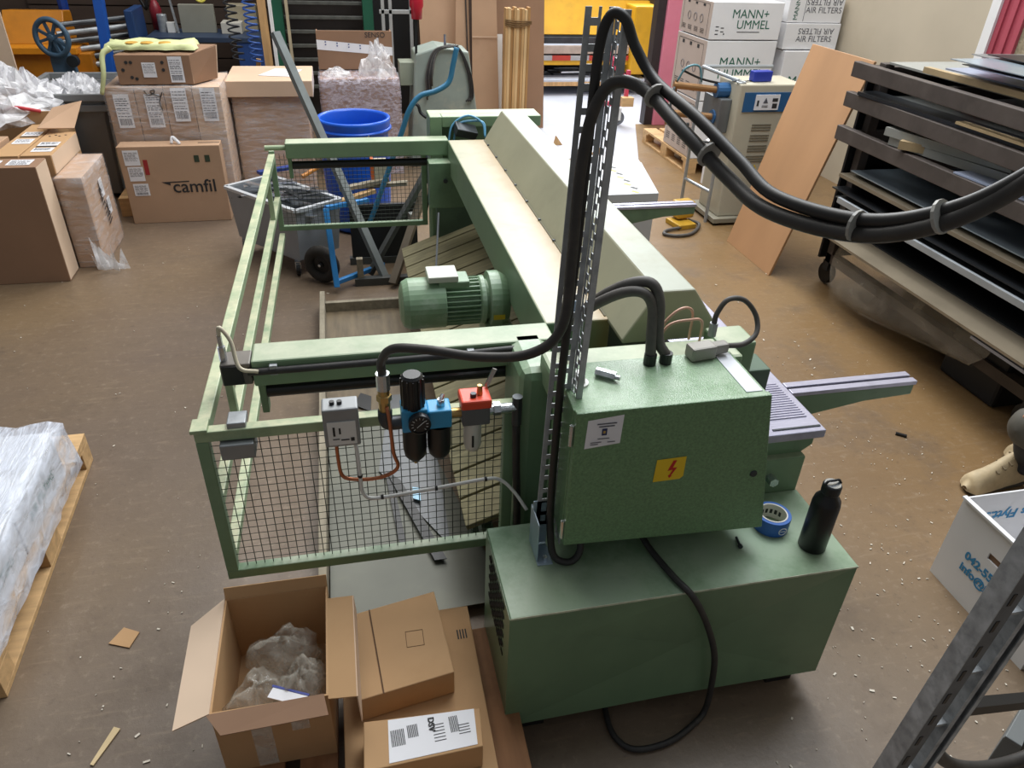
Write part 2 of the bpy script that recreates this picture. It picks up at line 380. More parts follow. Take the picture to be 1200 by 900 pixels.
# arms, rollers
def arm(y0, y1, nm, top):
    a = MB().box(-.31, .585, y0, y1, .915, 1.0).build(nm, top, S, bevel=.006)
    return a
fa = arm(1.90, 2.01, 'rear_arm', GREEN_TOP)
ba = arm(4.22, 4.32, 'rear_arm', GREEN_TOP)
for y, x1 in ((1.955, .50), (4.27, .47)):
    MB().cyl((-.285, y, .868), (x1, y, .868), .022, n=18).build('roller', M('roller_black', '#1f2022', .3, var=.1), S, smooth=False)
    MB().prism([(y - .03, .93), (y + .03, .93), (y + .022, .80), (y - .022, .80)], 'x', -.305, -.285).build('roller_bracket', GREEN, S, bevel=.002)
MB().tube([(-.32, 1.893, .97), (-.1, 1.89, .972), (.2, 1.89, .975), (.5, 1.885, .985), (.56, 1.87, .99)], .011).build('conduit', RUBBER, S, smooth=True)
for x in (-.26, .31): MB().box(x, x + .022, 1.885, 1.90, .958, .99).build('conduit_clip', STEEL, S, bevel=.002)
# limit switch on the end of the near arm
ls = MB().box(-.395, -.312, 1.90, 1.98, .925, .995).build('limit_switch', M('switch_housing', '#6b6660', .5, .3, var=.15), S, bevel=.004)
MB().box(-.39, -.335, 1.896, 1.90, .93, .99).build('type_plate', BLACK, ls)
MB().cyl((-.385, 1.93, .995), (-.385, 1.93, 1.04), .011, n=10).cyl((-.385, 1.93, 1.04), (-.385, 1.93, 1.075), .007, n=8).build('cable_gland', CHROME, ls)
MB().tube([(-.385, 1.93, 1.075), (-.38, 1.93, 1.10), (-.355, 1.92, 1.06), (-.34, 1.89, .99), (-.29, 1.885, .975)], .006).build('cable', M('cream_cable', '#cfc6ae', .5, var=.05), ls, smooth=True)
MB().cyl((-.42, 4.27, .965), (-.31, 4.27, .965), .014, n=10).build('arm_pin', GREEN_PALE, S)
# near end frame
MB().box(.44, .565, 1.72, 1.96, .3, 1.0).build('end_column', GREEN, S, bevel=.03)
MB().box(.56, 1.22, 1.70, 1.80, 0, .95).build('end_frame', GREEN_DARK, S, bevel=.005)
MB().box(.50, 1.08, 1.64, 1.76, .95, 1.045).build('cross_bar', GREEN_TOP, S, bevel=.012)
MB().box(1.03, 1.15, 1.70, 1.81, .72, 1.052).build('frame_block', GREEN_TOP, S, bevel=.008)
# table with support arms
MB().box(1.10, 1.37, 1.565, 4.3, .77, .80).build('table_plate', PLATE, S, bevel=.004)
rb = MB()
for i in range(16): rb.box(1.19, 1.345, 1.64 + i * .0125, 1.647 + i * .0125, .80, .8035)
rb.build('ribbed_strip', PLATE, S)
MB().box(1.20, 1.36, 1.585, 1.592, .80, .803).build('slot', STEEL_DARK, S)
MB().prism([(1.12, .77), (1.12, .70), (1.29, .66), (1.365, .72), (1.365, .77)], 'y', 1.60, 4.28).build('table_beam', GREEN, S, bevel=.004)
MB().box(1.10, 1.27, 1.81, 4.25, .1, .69).build('table_apron', GREEN_DARK, S, bevel=.004)
lb = MB().box(1.16, 1.335, 1.575, 1.70, .5, .695).build('leg_block', GREEN_TOP, S, bevel=.006)
MB().lathe([(0, -.03), (.016, -.03), (.016, 0)], (1.225, 1.575, .625), 'y', 6).build('bolt', CHROME, lb)
for y in (1.772, 3.575):
    a = MB().prism([(1.32, .785), (1.32, .68), (1.40, .69), (1.66, .735), (1.84, .745), (1.84, .785)], 'y', y, y + .06).build('support_arm', GREEN, S, bevel=.004)
    MB().box(1.372, 1.845, y - .003, y + .024, .785, .80).box(1.372, 1.845, y + .036, y + .063, .785, .80).build('slide_strip', PLATE, a, bevel=.002)
    MB().box(1.372, 1.845, y + .024, y + .036, .785, .792).build('tee_slot', BLACK, a)
# motor and gearbox
MO = (.0, 2.6, .80)
MOTG = M('motor_green', '#7f9a7c', .4, var=.12, scale=8, dirt='#b9c4b6', dirt_amt=.6, dirt_scale=7)
MB().lathe([(0, .160), (.06, .162), (.088, .172), (.1, .195), (.1, .335), (.092, .337)], MO, 'x', 32).build('fan_cover', MOTG, S, smooth=False, bevel=.003)
mb = MB().lathe([(.074, .33), (.074, .475)], MO, 'x', 28)
body = mb.build('motor_body', MOTG, S, smooth=True)
fin = MB()
for i in range(30):
    t = 2 * math.pi * i / 30; c, s_ = math.cos(t), math.sin(t)
    fin.bar((.337, 2.6 + .083 * c, .80 + .083 * s_), (.468, 2.6 + .083 * c, .80 + .083 * s_), .004, .024, up=(0, c, s_))
f_ = fin.build('cooling_fins', MOTG, body); f_['kind'] = 'stuff'
tb = MB().box(.31, .43, 2.55, 2.65, .875, .905).build('terminal_box', MOTG, S, bevel=.006)
MB().box(.27, .385, 2.545, 2.655, .905, .93).build('terminal_lid', M('terminal_cream', '#c9ccc0', .5, var=.06), S, bevel=.004)
MB().lathe([(0, .468), (.088, .468), (.096, .475), (.096, .492), (.08, .496), (.08, .505), (.112, .508), (.112, .55), (.09, .585), (0, .585)], MO, 'x', 32).build('gearbox', MOTG, S, bevel=.002)
MB().obox((.535, 2.485, .775), (.045, .002, .02)).build('type_plate', M('yellow_plate', '#c8b030', .4, var=.05), S)
MB().box(.49, .6, 2.52, 2.68, .62, .72).build('gearbox_foot', GREEN, S, bevel=.008)
MB().bar((.50, 4.05, .64), (.46, 3.9, .36), .01, .01).build('pull_rod', CHROME, S)
# chute planks under the beam
PLK = M('chute_plank', '#80795a', .7, var=.25, scale=5, stretch=(1, 10, 1), dirt='#565039', dirt_amt=.6, dirt_scale=4)
slope = math.atan2(.18, .48)
pk = MB().obox((.545, 1.925, .385), (.515, .136, .022), rot=Euler((0, -slope, 0))).build('chute_plank', PLK, S, bevel=.003)
for i in range(1, 17):
    c = pk.copy(); COL.objects.link(c); c.location = (0, i * .148, 0); c.parent = S
for x, z in ((.36, .27), (.72, .42)):
    MB().box(x, x + .04, 1.86, 4.36, z - .06, z + .012).build('chute_bearer', GREEN_DARK, S)
for x, z in ((.36, .25), (.72, .40)):
    for y in (2.05, 4.1): MB().box(x, x + .04, y, y + .05, 0, z).build('chute_leg', GREEN_DARK, S)
# rear guard: frames, rails, mesh
MESHM = M('guard_wire', '#3c423c', .5, .5, var=.1)
def guard(y, x0, x1, z0, z1, pw, nm, top=True):
    MB().box(x0, x1, y - pw / 2, y + pw / 2, z0, z0 + pw).build(nm + '_rail', GREEN, S, bevel=.003)
    if top: MB().box(x0, x1, y - pw / 2, y + pw / 2, z1 - pw, z1).build(nm + '_rail', GREEN_PALE, S, bevel=.003)
    MB().box(x0, x0 + pw, y - pw / 2, y + pw / 2, z0 + pw, z1 - (pw if top else 0)).build(nm + '_post', GREEN, S, bevel=.003)
    MB().box(x1 - pw, x1, y - pw / 2, y + pw / 2, z0 + pw, z1 - (pw if top else 0)).build(nm + '_post', GREEN, S, bevel=.003)
    w = MB(); a, b, c, d = x0 + pw, x1 - pw, z0 + pw, z1 - pw; st = .0262
    n = int((b - a) / st); k = int((d - c) / st)
    for i in range(1, n + 1): w.cyl((a + i * (b - a) / (n + 1), y + .004, c - .01), (a + i * (b - a) / (n + 1), y + .004, d + .01), .0013, n=4, caps=False)
    for i in range(1, k + 1): w.cyl((a - .01, y, c + i * (d - c) / (k + 1)), (b + .01, y, c + i * (d - c) / (k + 1)), .0013, n=4, caps=False)
    o = w.build('wire_mesh', MESHM, S); o['kind'] = 'stuff'
guard(1.75, -.462, .43, .325, .888, .034, 'guard')
guard(4.46, -.42, .48, .42, .90, .03, 'guard', top=False)
for z, r in ((.885, .036), (.635, .032), (.41, .032)):
    MB().bar((-.445, 1.767, z - r / 2), (-.405, 4.445, z - r / 2), r, r).build('guard_rail', GREEN_PALE, S, bevel=.003)
for y in (2.18, 4.05):
    MB().box(-.455 + (y - 1.77) * .015, -.43 + (y - 1.77) * .015, y, y + .03, .63, .86).build('guard_strut', GREEN_PALE, S, bevel=.003)
MB().box(-.47, -.425, 1.73, 1.79, .885, .897).build('corner_plate', GREEN_PALE, S, bevel=.002)
gs = MB().box(-.40, -.31, 1.715, 1.79, .80, .85).build('guard_switch', M('grey_switch', '#8b8f90', .5, .4, var=.1), S, bevel=.004)
MB().box(-.375, -.325, 1.74, 1.80, .885, .905).build('switch_key', STEEL, S, bevel=.003)
MB().tube([(.425, 1.70, .84), (.43, 1.70, .7), (.44, 1.70, .5), (.445, 1.70, .30)], .012).build('drain_hose', RUBBER, S, smooth=True)
# ------------------------------------------------------------ power unit housing the cabinet hangs over
HG = M('housing_green', '#6b8768', .3, var=.08, scale=4, dirt='#516c55', dirt_amt=.35, dirt_scale=5, dust_toplight=('#b4c4ae', .7, .3, .65, 5))  # dusty layer on upward faces also carries painted top light
P = thing('power_unit_housing', 'low wide green sheet metal housing with creased front panel in front of the shear', 'machine housing', (.83, 1.4, 0))
x0, x1, y0, y1, z0, z1 = .318, 1.335, 1.238, 1.572, .085, .56
MB().box(x0 + .004, x1 - .004, y0 + .03, y1, z0, z1 - .004).build('body', HG, P)
MB().box(x0, x1, y0 - .002, y1 + .002, z1 - .006, z1).build('top_plate', HG, P, bevel=.002)
MB().box(x0, x1, y0 - .0035, y0 - .002, z1 - .006, z1 + .0005).build('worn_edge', M('worn_edge', '#b9c0a8', .5, var=.25, scale=30), P)
# dented front sheet: faces meet in a crease slightly pushed in
fp = MB(); cx, cz = .86, .30
c = [(x0, y0, z0), (x1, y0, z0), (x1, y0, z1 - .006), (x0, y0, z1 - .006), (cx, y0 + .024, cz), (cx - .02, y0 + .006, z0), (cx + .01, y0 + .001, z1 - .006), (x0 + .2, y0 + .002, .45)]
fp.add(c, [(0, 5, 4), (5, 1, 4), (1, 2, 4), (2, 6, 4), (6, 3, 7), (6, 7, 4), (3, 0, 7), (7, 0, 4)])
fp.build('front_panel', HG, P)
side = MB().box(x0 - .002, x0 + .003, y0, y1, z0, z1 - .006).build('side_panel', HG, P)
gr = MB()
for i in range(11):
    for j in range(6):
        yy = 1.30 + j * .034 + (.017 if i % 2 else 0); gr.box(x0 - .004, x0 - .0021, yy, yy + .022, .33 + i * .019, .343 + i * .019)
gr.build('vent_grille', M('vent_black', '#101210', .8, var=.05), side)
for x in (.36, 1.2):
    MB().box(x, x + .09, 1.28, 1.53, 0, .085).build('foot', BLACK, P)
MB().tube([(.75, 1.44, .585), (.765, 1.38, .572), (.79, 1.28, .571), (.82, 1.225, .555), (.875, 1.215, .45), (.93, 1.215, .3), (.95, 1.215, .16), (.95, 1.21, .03), (.90, 1.18, .012), (.80, 1.14, .012), (.69, 1.14, .012), (.645, 1.2, .012), (.65, 1.3, .02), (.66, 1.36, .06)], .0095, n=10).build('power_cable', RUBBER, P, smooth=True)
# ------------------------------------------------------------ electrical cabinet
E_ = thing('electrical_cabinet', 'hammertone green electrical cabinet with yellow lightning sign mounted over the low housing', 'electrical cabinet', (.76, 1.47, .62))
B4 = [(.485, 1.385, .665), (1.075, 1.385, .64), (1.03, 1.60, .65), (.50, 1.60, .66)]
T4 = [(.487, 1.385, 1.094), (1.0, 1.385, 1.094), (1.0, 1.60, 1.094), (.50, 1.60, 1.094)]
MB().hexa(B4, T4).build('cabinet_body', HAMMER, E_, bevel=.004)
D0 = [(.486, 1.362, .668), (1.082, 1.362, .636), (1.082, 1.383, .636), (.486, 1.383, .668)]
D1 = [(.488, 1.362, 1.100), (1.0, 1.362, 1.100), (1.0, 1.383, 1.100), (.488, 1.383, 1.100)]
door = MB().hexa(D0, D1).build('cabinet_door', HAMMER, E_, bevel=.003)
for z in (1.03, .72):
    MB().cyl((.482, 1.372, z - .03), (.482, 1.372, z + .03), .006, n=8).build('hinge', CHROME, door)
MB().lathe([(0, -.004), (.009, -.004), (.011, 0)], (1.006, 1.362, .845), 'y', 12).build('lock', STEEL_DARK, door)
X_, Z_ = (1, 0, 0), (0, 0, 1)
MB().add([(.515, 1.3612, .992), (.607, 1.3612, 1.0), (.609, 1.3612, 1.086), (.518, 1.3612, 1.077)], [(0, 1, 2, 3)]).build('paper_notice', PAPER, door)
L = [(.025, .068, .05, .003), (.03, .06, .04, .003), (.03, .024, .03, .002), (.012, .014, .028, .002), (.056, .012, .02, .002), (.012, .008, .02, .002)]
rects((.517, 1.3609, .995), X_, Z_, L, .0008).build('notice_text', PRINT, door)
rects((.556, 1.3609, 1.03), X_, Z_, [(0, 0, .013, .02)], .0008).build('crest', M('crest_blue', '#2c3560', .6, var=.1), door)
rects((.559, 1.3607, 1.036), X_, Z_, [(0, 0, .006, .008)], .0012).build('crest_charge', M('crest_gold', '#b89a50', .6, var=.1), door)
MB().add([(.714, 1.3608, .858), (.789, 1.3608, .859), (.798, 1.3608, .868), (.797, 1.3608, .933), (.716, 1.3608, .931)], [(0, 1, 2, 3, 4)]).build('warning_sign', M('sign_yellow', '#e6c21c', .45, var=.03), door)
zb = [(.762, .924), (.772, .924), (.764, .900), (.776, .900), (.762, .874), (.766, .874), (.758, .866), (.753, .877), (.757, .876), (.764, .893), (.750, .891)]
MB().add([(a, 1.3603, b) for a, b in zb], [tuple(reversed(range(len(zb))))]).build('lightning_bolt', M('bolt_red', '#c02018', .5, var=.03), door)
MB().box(.945, .99, 1.392, 1.585, 1.094, 1.096).build('type_strip', M('strip_grey', '#c3c6cc', .5, .2, var=.05), E_)
for x, y in ((.75, 1.565), (.795, 1.565)):
    MB().cyl((x, y, 1.09), (x, y, 1.125), .017, n=12).build('cable_gland', BLACK, E_)
MB().cyl((.535, 1.50, 1.094), (.535, 1.50, 1.10), .024, n=16).cyl((.535, 1.50, 1.10), (.535, 1.50, 1.13), .016, .012, n=12).build('cable_gland', WHITE_P, E_)
SLV = M('grey_sleeve', '#4b4845', .6, var=.15, scale=30, dirt='#6a645c', dirt_amt=.4, dirt_scale=20)
MB().tube([(.75, 1.565, 1.115), (.75, 1.58, 1.18), (.75, 1.60, 1.25), (.72, 1.61, 1.285), (.67, 1.64, 1.27), (.61, 1.70, 1.20), (.58, 1.78, 1.10), (.56, 1.85, 1.02)], .0145, n=10).build('cable_sleeve', SLV, E_, smooth=True)
MB().tube([(.795, 1.565, 1.115), (.772, 1.58, 1.16), (.768, 1.60, 1.26), (.745, 1.62, 1.305), (.69, 1.65, 1.29), (.63, 1.72, 1.21), (.60, 1.80, 1.10), (.585, 1.86, 1.02)], .0145, n=10).build('cable_sleeve', SLV, E_, smooth=True)
cn = MB().obox((.90, 1.575, 1.115), (.075, .045, .04), rz=.12).obox((.955, 1.582, 1.117), (.05, .03, .03), rz=.12).build('plug_connector', M('connector_grey', '#8d8a84', .5, .3, var=.12), E_, bevel=.006)
MB().tube([(.975, 1.585, 1.118), (1.04, 1.60, 1.11), (1.085, 1.62, 1.13), (1.09, 1.65, 1.17), (1.05, 1.66, 1.215), (1.0, 1.66, 1.22), (.975, 1.66, 1.18), (.972, 1.66, 1.14)], .0075, n=8).build('sensor_cable', SLV, cn, smooth=True)
MB().cyl((.972, 1.66, 1.15), (.972, 1.66, 1.11), .012, n=10).build('sensor_plug', STEEL, cn)
for dz in (0, .035):
    MB().tube([(.80, 1.66, 1.07), (.815 + dz * .5, 1.66, 1.15), (.86 + dz, 1.66, 1.20 - dz), (.91 + dz, 1.68, 1.18 - dz), (.925 + dz, 1.70, 1.08 - dz * .5)], .004, n=6).build('thin_hose', M('salmon_tube', '#c49a84', .5, var=.05), E_, smooth=True)
MB().cyl((.563, 1.75, 1.04), (.60, 1.77, 1.19), .006, n=8).build('steel_rod', M('blue_zinc', '#9fb6cc', .3, .6, var=.08), E_)
one(MB().cyl((.588, 1.53, 1.107), (.63, 1.497, 1.107), .0125, n=6).cyl((.63, 1.497, 1.107), (.64, 1.489, 1.107), .007, n=8), 'hex_standoff', CHROME, 'shiny hexagonal steel spacer lying on top of the electrical cabinet', 'hardware')
# ------------------------------------------------------------ perforated post with its foot
Q = thing('perforated_post', 'tall galvanised slotted angle post carrying hoses beside the electrical cabinet', 'post', (.46, 1.48, .56))
GV = M('galvanised_dull', '#a9adb0', .5, .1, var=.25, scale=18, dirt='#5d6266', dirt_amt=.5, dirt_scale=25)
def lean(z): return .03 * (z - .56) / 1.39
def slotted(px, wdt, ax, z0, z1, cols):
    """perforated strip: side bars, middle bars and bridges that leave real slots"""
    m = MB(); t = .0025
    def q(a, b, za, zb):
        def pt(u, z): return (px + u + lean(z), 1.48, z) if ax == 'x' else (px + lean(z), 1.48 - u, z)
        if ax == 'x': m.hexa([(pt(a, za)[0], 1.48, za), (pt(b, za)[0], 1.48, za), (pt(b, za)[0], 1.48 + t, za), (pt(a, za)[0], 1.48 + t, za)],
                             [(pt(a, zb)[0], 1.48, zb), (pt(b, zb)[0], 1.48, zb), (pt(b, zb)[0], 1.48 + t, zb), (pt(a, zb)[0], 1.48 + t, zb)])
        else: m.hexa([(px + lean(za), 1.48 - b, za), (px + t + lean(za), 1.48 - b, za), (px + t + lean(za), 1.48 - a, za), (px + lean(za), 1.48 - a, za)],
                     [(px + lean(zb), 1.48 - b, zb), (px + t + lean(zb), 1.48 - b, zb), (px + t + lean(zb), 1.48 - a, zb), (px + lean(zb), 1.48 - a, zb)])
    hw = .0145; gaps = [wdt * (k + 1) / (cols + 1) for k in range(cols)]
    edges = [0] + [v for g in gaps for v in (g - hw / 2, g + hw / 2)] + [wdt]
    for k in range(0, len(edges), 2): q(edges[k], edges[k + 1], z0, z1)
    for k, g in enumerate(gaps):
        z = z0 + (0.02 if k % 2 else 0)
        while z < z1 - .03:
            q(g - hw / 2, g + hw / 2, z, z + .014); z += .046 if int(z * 100) % 2 else .036
    return m
slotted(.437, .06, 'x', .64, 1.955, 2).build('slotted_flange', GV, Q)
slotted(.4975, .045, 'y', .60, 1.955, 2).build('slotted_side', GV, Q)
MB().sheet((.4975, 1.435, .62), (.512, 1.435, .62), (.542, 1.435, 1.955), (.5275, 1.435, 1.955), .002).build('return_lip', GV, Q)
MB().box(.43, .475, 1.40, 1.50, .56, .564).obox((.432, 1.46, .63), (.004, .09, .14)).obox((.452, 1.482, .65), (.045, .004, .16)).build('foot_bracket', M('zinc_blue', '#a9bccb', .35, .55, var=.12, scale=12), Q, bevel=.002)
MB().lathe([(0, .012), (.007, .012), (.007, 0)], (.455, 1.418, .564), n=6).build('bolt', CHROME, Q)
# hoses
HOSE = M('hose_black', '#33312f', .5, var=.12, scale=30, dirt='#575149', dirt_amt=.35, dirt_scale=18)
one(MB().tube([(.86, .60, 2.04), (.81, .65, 1.95), (.78, .71, 1.85), (.74, .77, 1.78), (.70, .87, 1.73), (.64, 1.0, 1.72), (.62, 1.11, 1.74), (.58, 1.23, 1.79), (.558, 1.37, 1.828), (.515, 1.42, 1.83), (.486, 1.44, 1.77), (.472, 1.445, 1.64), (.468, 1.44, 1.46), (.455, 1.43, 1.30), (.39, 1.45, 1.225), (.28, 1.52, 1.185), (.16, 1.60, 1.17), (.08, 1.66, 1.145), (.05, 1.695, 1.09), (.05, 1.70, 1.045)], .0122, n=12, k=8),
    'air_hose', HOSE, 'thick dark air hose arching over the slotted post to the pressure regulator', 'hose', smooth=True)
one(MB().tube([(.87, .59, 2.06), (.82, .64, 1.97), (.787, .703, 1.872), (.747, .765, 1.802), (.705, .865, 1.752), (.648, 1.0, 1.743), (.63, 1.10, 1.77), (.60, 1.22, 1.812), (.575, 1.36, 1.845), (.548, 1.41, 1.895), (.528, 1.425, 1.94), (.505, 1.44, 1.945), (.492, 1.452, 1.89), (.488, 1.455, 1.74), (.482, 1.455, 1.46), (.472, 1.455, 1.14), (.466, 1.44, .78), (.468, 1.42, .64), (.48, 1.40, .585), (.52, 1.385, .578), (.55, 1.40, .60), (.555, 1.43, .66)], .0102, n=12, k=8),
    'supply_cable', M('cable_black', '#222120', .5, var=.12, scale=30), 'black supply cable looping over the post top and under the cabinet', 'cable', smooth=True)
tie = MB()
HP = [(.74, .77, 1.79), (.70, .87, 1.742), (.64, 1.0, 1.732), (.605, 1.16, 1.765), (.566, 1.33, 1.825)]
def ring(p, d, r, mat, name, label):
    p = Vector(p); d = Vector(d).normalized()
    o = MB().cyl(p - d * .0022, p + d * .0022, r, n=14).build(name, mat); tag(recentre(o), label, 'cable tie', 'cable ties on the hanging hose'); return o
for p, d in ((HP[0], (.04, -.1, .05)), (HP[1], (.05, -.12, .01)), (HP[3], (-.03, .12, .04)), (HP[4], (-.03, .12, .04))):
    ring(p, d, .0225, M('tie_grey', '#9b9a94', .5, var=.1), 'cable_tie', 'thin cable tie binding the hanging hose and cable together')
# ------------------------------------------------------------ filter regulator and pressure switch
R_ = thing('filter_regulator', 'compressed air filter regulator with blue and orange heads on the guard', 'air regulator', (.2, 1.70, .75))
BLUE_R = M('regulator_blue', '#2f93c4', .4, var=.08); ORG = M('regulator_orange', '#d9482c', .4, var=.08)
MB().cyl((.05, 1.70, 1.0), (.05, 1.70, 1.05), .019, n=14).build('hose_clamp', CHROME, R_)
MB().cyl((.05, 1.70, .91), (.05, 1.70, 1.01), .016, n=12).lathe([(.016, 0), (.021, .003), (.021, .02), (.016, .023)], (.05, 1.70, .96), n=6).build('pipe_nipple', BRASS, R_)
MB().tube([(.05, 1.70, .93), (.05, 1.70, .90), (.06, 1.70, .885), (.10, 1.70, .885)], .02, n=12).build('pipe_elbow', STEEL_DARK, R_, smooth=True)
MB().box(.093, .165, 1.67, 1.735, .865, .94).box(.165, .232, 1.67, 1.735, .87, .93).build('regulator_block', BLUE_R, R_, bevel=.005)
kn = MB().lathe([(0, .105), (.024, .105), (.03, .098), (.031, .0)], (.128, 1.70, .935), n=20)
for i in range(12):
    t = i * math.pi / 6; kn.cyl((.128 + .031 * math.cos(t), 1.70 + .031 * math.sin(t), .94), (.128 + .031 * math.cos(t), 1.70 + .031 * math.sin(t), 1.03), .003, n=5)
kn.build('adjusting_knob', BLACK, R_)
for x in (.128, .198):
    MB().lathe([(.034, .0), (.034, -.075), (.03, -.10), (.016, -.118), (0, -.12)], (x, 1.70, .868), n=20).build('filter_bowl', BLACK, R_, smooth=True)
MB().cyl((.128, 1.70, .735), (.128, 1.70, .75), .005, n=8).build('drain_plug', BRASS, R_)
gz = (.14, 1.655, .905)
ga = MB().lathe([(0, .012), (.030, .012), (.031, -.008), (.027, -.010), (.027, -.006), (0, -.006)], gz, 'y', 24).build('pressure_gauge', BLACK, R_)
tk = MB()
for i in range(11):
    t = math.radians(225 - i * 27); tk.bar((gz[0] + .018 * math.cos(t), gz[1] - .0068, gz[2] + .018 * math.sin(t)), (gz[0] + .024 * math.cos(t), gz[1] - .0068, gz[2] + .024 * math.sin(t)), .0022, .0012)
tk.bar((gz[0] - .008, gz[1] - .0075, gz[2] - .008), (gz[0] + .014, gz[1] - .0075, gz[2] + .012), .002, .0012)
tk.build('dial_marks', WHITE_P, ga)
MB().lathe([(0, .02), (.01, .02), (.012, 0)], (.205, 1.70, .93), n=8).cyl((.20, 1.69, .945), (.212, 1.71, .958), .006, n=8).build('vent_fitting', CHROME, R_)
MB().cyl((.23, 1.70, .90), (.262, 1.70, .90), .014, n=12).build('pipe_nipple', BRASS, R_)
MB().box(.258, .345, 1.665, 1.74, .925, .955).build('lubricator_head', ORG, R_, bevel=.006)
MB().box(.262, .341, 1.67, 1.735, .868, .925).build('lubricator_body', M('grey_cast', '#5f6265', .5, .3, var=.1), R_, bevel=.004)
MB().lathe([(.026, 0), (.026, -.08), (.02, -.10), (0, -.10)], (.295, 1.70, .868), n=18).build('oil_bowl', M('frosted_bowl', '#c9c9c2', .35, var=.06), R_, smooth=True)
MB().box(.289, .295, 1.672, 1.675, .79, .83).build('sight_slot', BLACK, R_)
MB().lathe([(0, .03), (.007, .03), (.009, 0)], (.315, 1.70, .955), n=8).build('oil_screw', BRASS, R_)
MB().lathe([(0, .012), (.009, .012), (.009, 0)], (.295, 1.69, .955), n=6).build('oil_plug', STEEL_DARK, R_)
MB().cyl((.34, 1.70, .90), (.425, 1.70, .90), .014, n=12).lathe([(.02, 0), (.02, .02)], (.355, 1.70, .90), 'x', 6).build('outlet_pipe', CHROME, R_)
MB().cyl((.425, 1.70, .84), (.425, 1.70, .935), .015, n=12).build('pipe_tee', STEEL_DARK, R_)
MB().obox((.352, 1.735, .985), (.012, .006, .06), rot=Euler((0, .4, 0))).build('valve_lever', CHROME, R_)
MB().tube([(.055, 1.685, .95), (.06, 1.675, .90), (.065, 1.675, .80), (.075, 1.68, .745), (.05, 1.685, .715), (.0, 1.69, .70), (-.06, 1.70, .70), (-.085, 1.70, .72), (-.09, 1.70, .78), (-.09, 1.70, .845)], .0055, n=8).build('copper_pipe', COPPER, R_, smooth=True)
W_ = thing('pressure_switch', 'small grey pressure switch box hung on the guard rail with copper and white lines', 'pressure switch', (-.07, 1.70, .84))
MB().box(-.118, -.022, 1.672, 1.735, .84, .965).build('switch_case', M('switch_grey', '#8f9294', .5, .3, var=.1), W_, bevel=.005)
fc = MB().box(-.108, -.032, 1.669, 1.672, .85, .925).build('face_plate', WHITE_P, W_)
rects((-.108, 1.6688, .85), X_, Z_, [(.014, .03, .006, .03), (.03, .036, .005, .02), (.06, .01, .010, .012), (.012, .018, .018, .003), (.034, .014, .022, .004)], .0004).build('scale_marks', INK, fc)
for x in (-.09, -.07): MB().lathe([(0, .01), (.007, .01), (.007, 0)], (x, 1.70, .965), n=8).build('adjusting_screw', BLACK, W_)
MB().tube([(-.043, 1.70, .84), (-.036, 1.695, .81), (-.034, 1.69, .72), (-.03, 1.685, .655), (.0, 1.685, .63), (.10, 1.685, .635), (.22, 1.685, .645), (.33, 1.685, .655), (.38, 1.685, .645), (.42, 1.66, .61), (.45, 1.62, .57)], .0055, n=8).build('white_cable', WHITE_P, W_, smooth=True)
bd = MB()
for x, z in ((.02, .6315), (.18, .6415), (.33, .6555)): bd.cyl((x, 1.685, z), (x + .008, 1.685, z + .0003), .0075, n=8)
bd.cyl((-.034, 1.69, .72), (-.0338, 1.69, .712), .0075, n=8).build('cable_clip', BLACK, W_)
# ------------------------------------------------------------ things standing on the housing
b = thing('water_bottle', 'matt black steel drinking bottle with silver lid standing on green housing', 'bottle', (1.245, 1.335, .56))
MB().lathe([(0, 0), (.037, 0), (.039, .004), (.039, .165), (.036, .182), (.024, .20), (.023, .208)], (1.245, 1.335, .56), n=32).build('bottle_body', M('matt_black', '#0d0e11', .38, var=.05), b, smooth=True)
lid = MB().lathe([(.025, 0), (.026, .004), (.026, .026), (.024, .03), (0, .03)], (1.245, 1.335, .766), n=24).build('lid', BLACK, b)
MB().lathe([(0, .002), (.022, .002), (.022, 0)], (1.245, 1.335, .796), n=24).build('lid_disc', CHROME, b)
MB().tube([(1.22, 1.335, .796), (1.23, 1.337, .806), (1.245, 1.335, .808), (1.262, 1.337, .806), (1.27, 1.335, .796)], .004, n=6).build('carry_loop', BLACK, b, smooth=True)
tr = thing('tape_roll', 'roll of blue masking tape lying flat on green housing', 'tape', (1.165, 1.435, .56))
MB().lathe([(.042, 0), (.052, 0), (.053, .002), (.053, .048), (.052, .05), (.042, .05), (.042, 0)], (1.165, 1.435, .56), n=40).build('blue_tape', M('tape_blue', '#2b62b0', .45, var=.06), tr)
MB().lathe([(.038, .001), (.042, .001), (.042, .0515), (.038, .0515), (.038, .001)], (1.165, 1.435, .56), n=40).build('core', M('core_white', '#d8d4cc', .6, var=.05), tr)
cp = MB()
for i in range(9):
    t = .4 + i * .36
    cp.obox((1.165 + .0378 * math.cos(t), 1.435 + .0378 * math.sin(t), .585), (.0006, .008, .016), rz=t)
cp.build('core_print', INK, tr)
lg = MB().torus((1.172, 1.3815, .583), .012, .0016, 'y', 18, 5).obox((1.172, 1.3815, .583), (.016, .001, .003)); lg.build('tape_logo', PAPER, tr)
one(MB().cyl((1.035, 1.40, .567), (1.03, 1.368, .567), .004, n=8).cyl((1.03, 1.368, .567), (1.0295, 1.36, .567), .007, n=8), 'loose_screw', STEEL_DARK, 'small dark screw lying on green housing near blue tape', 'screw')
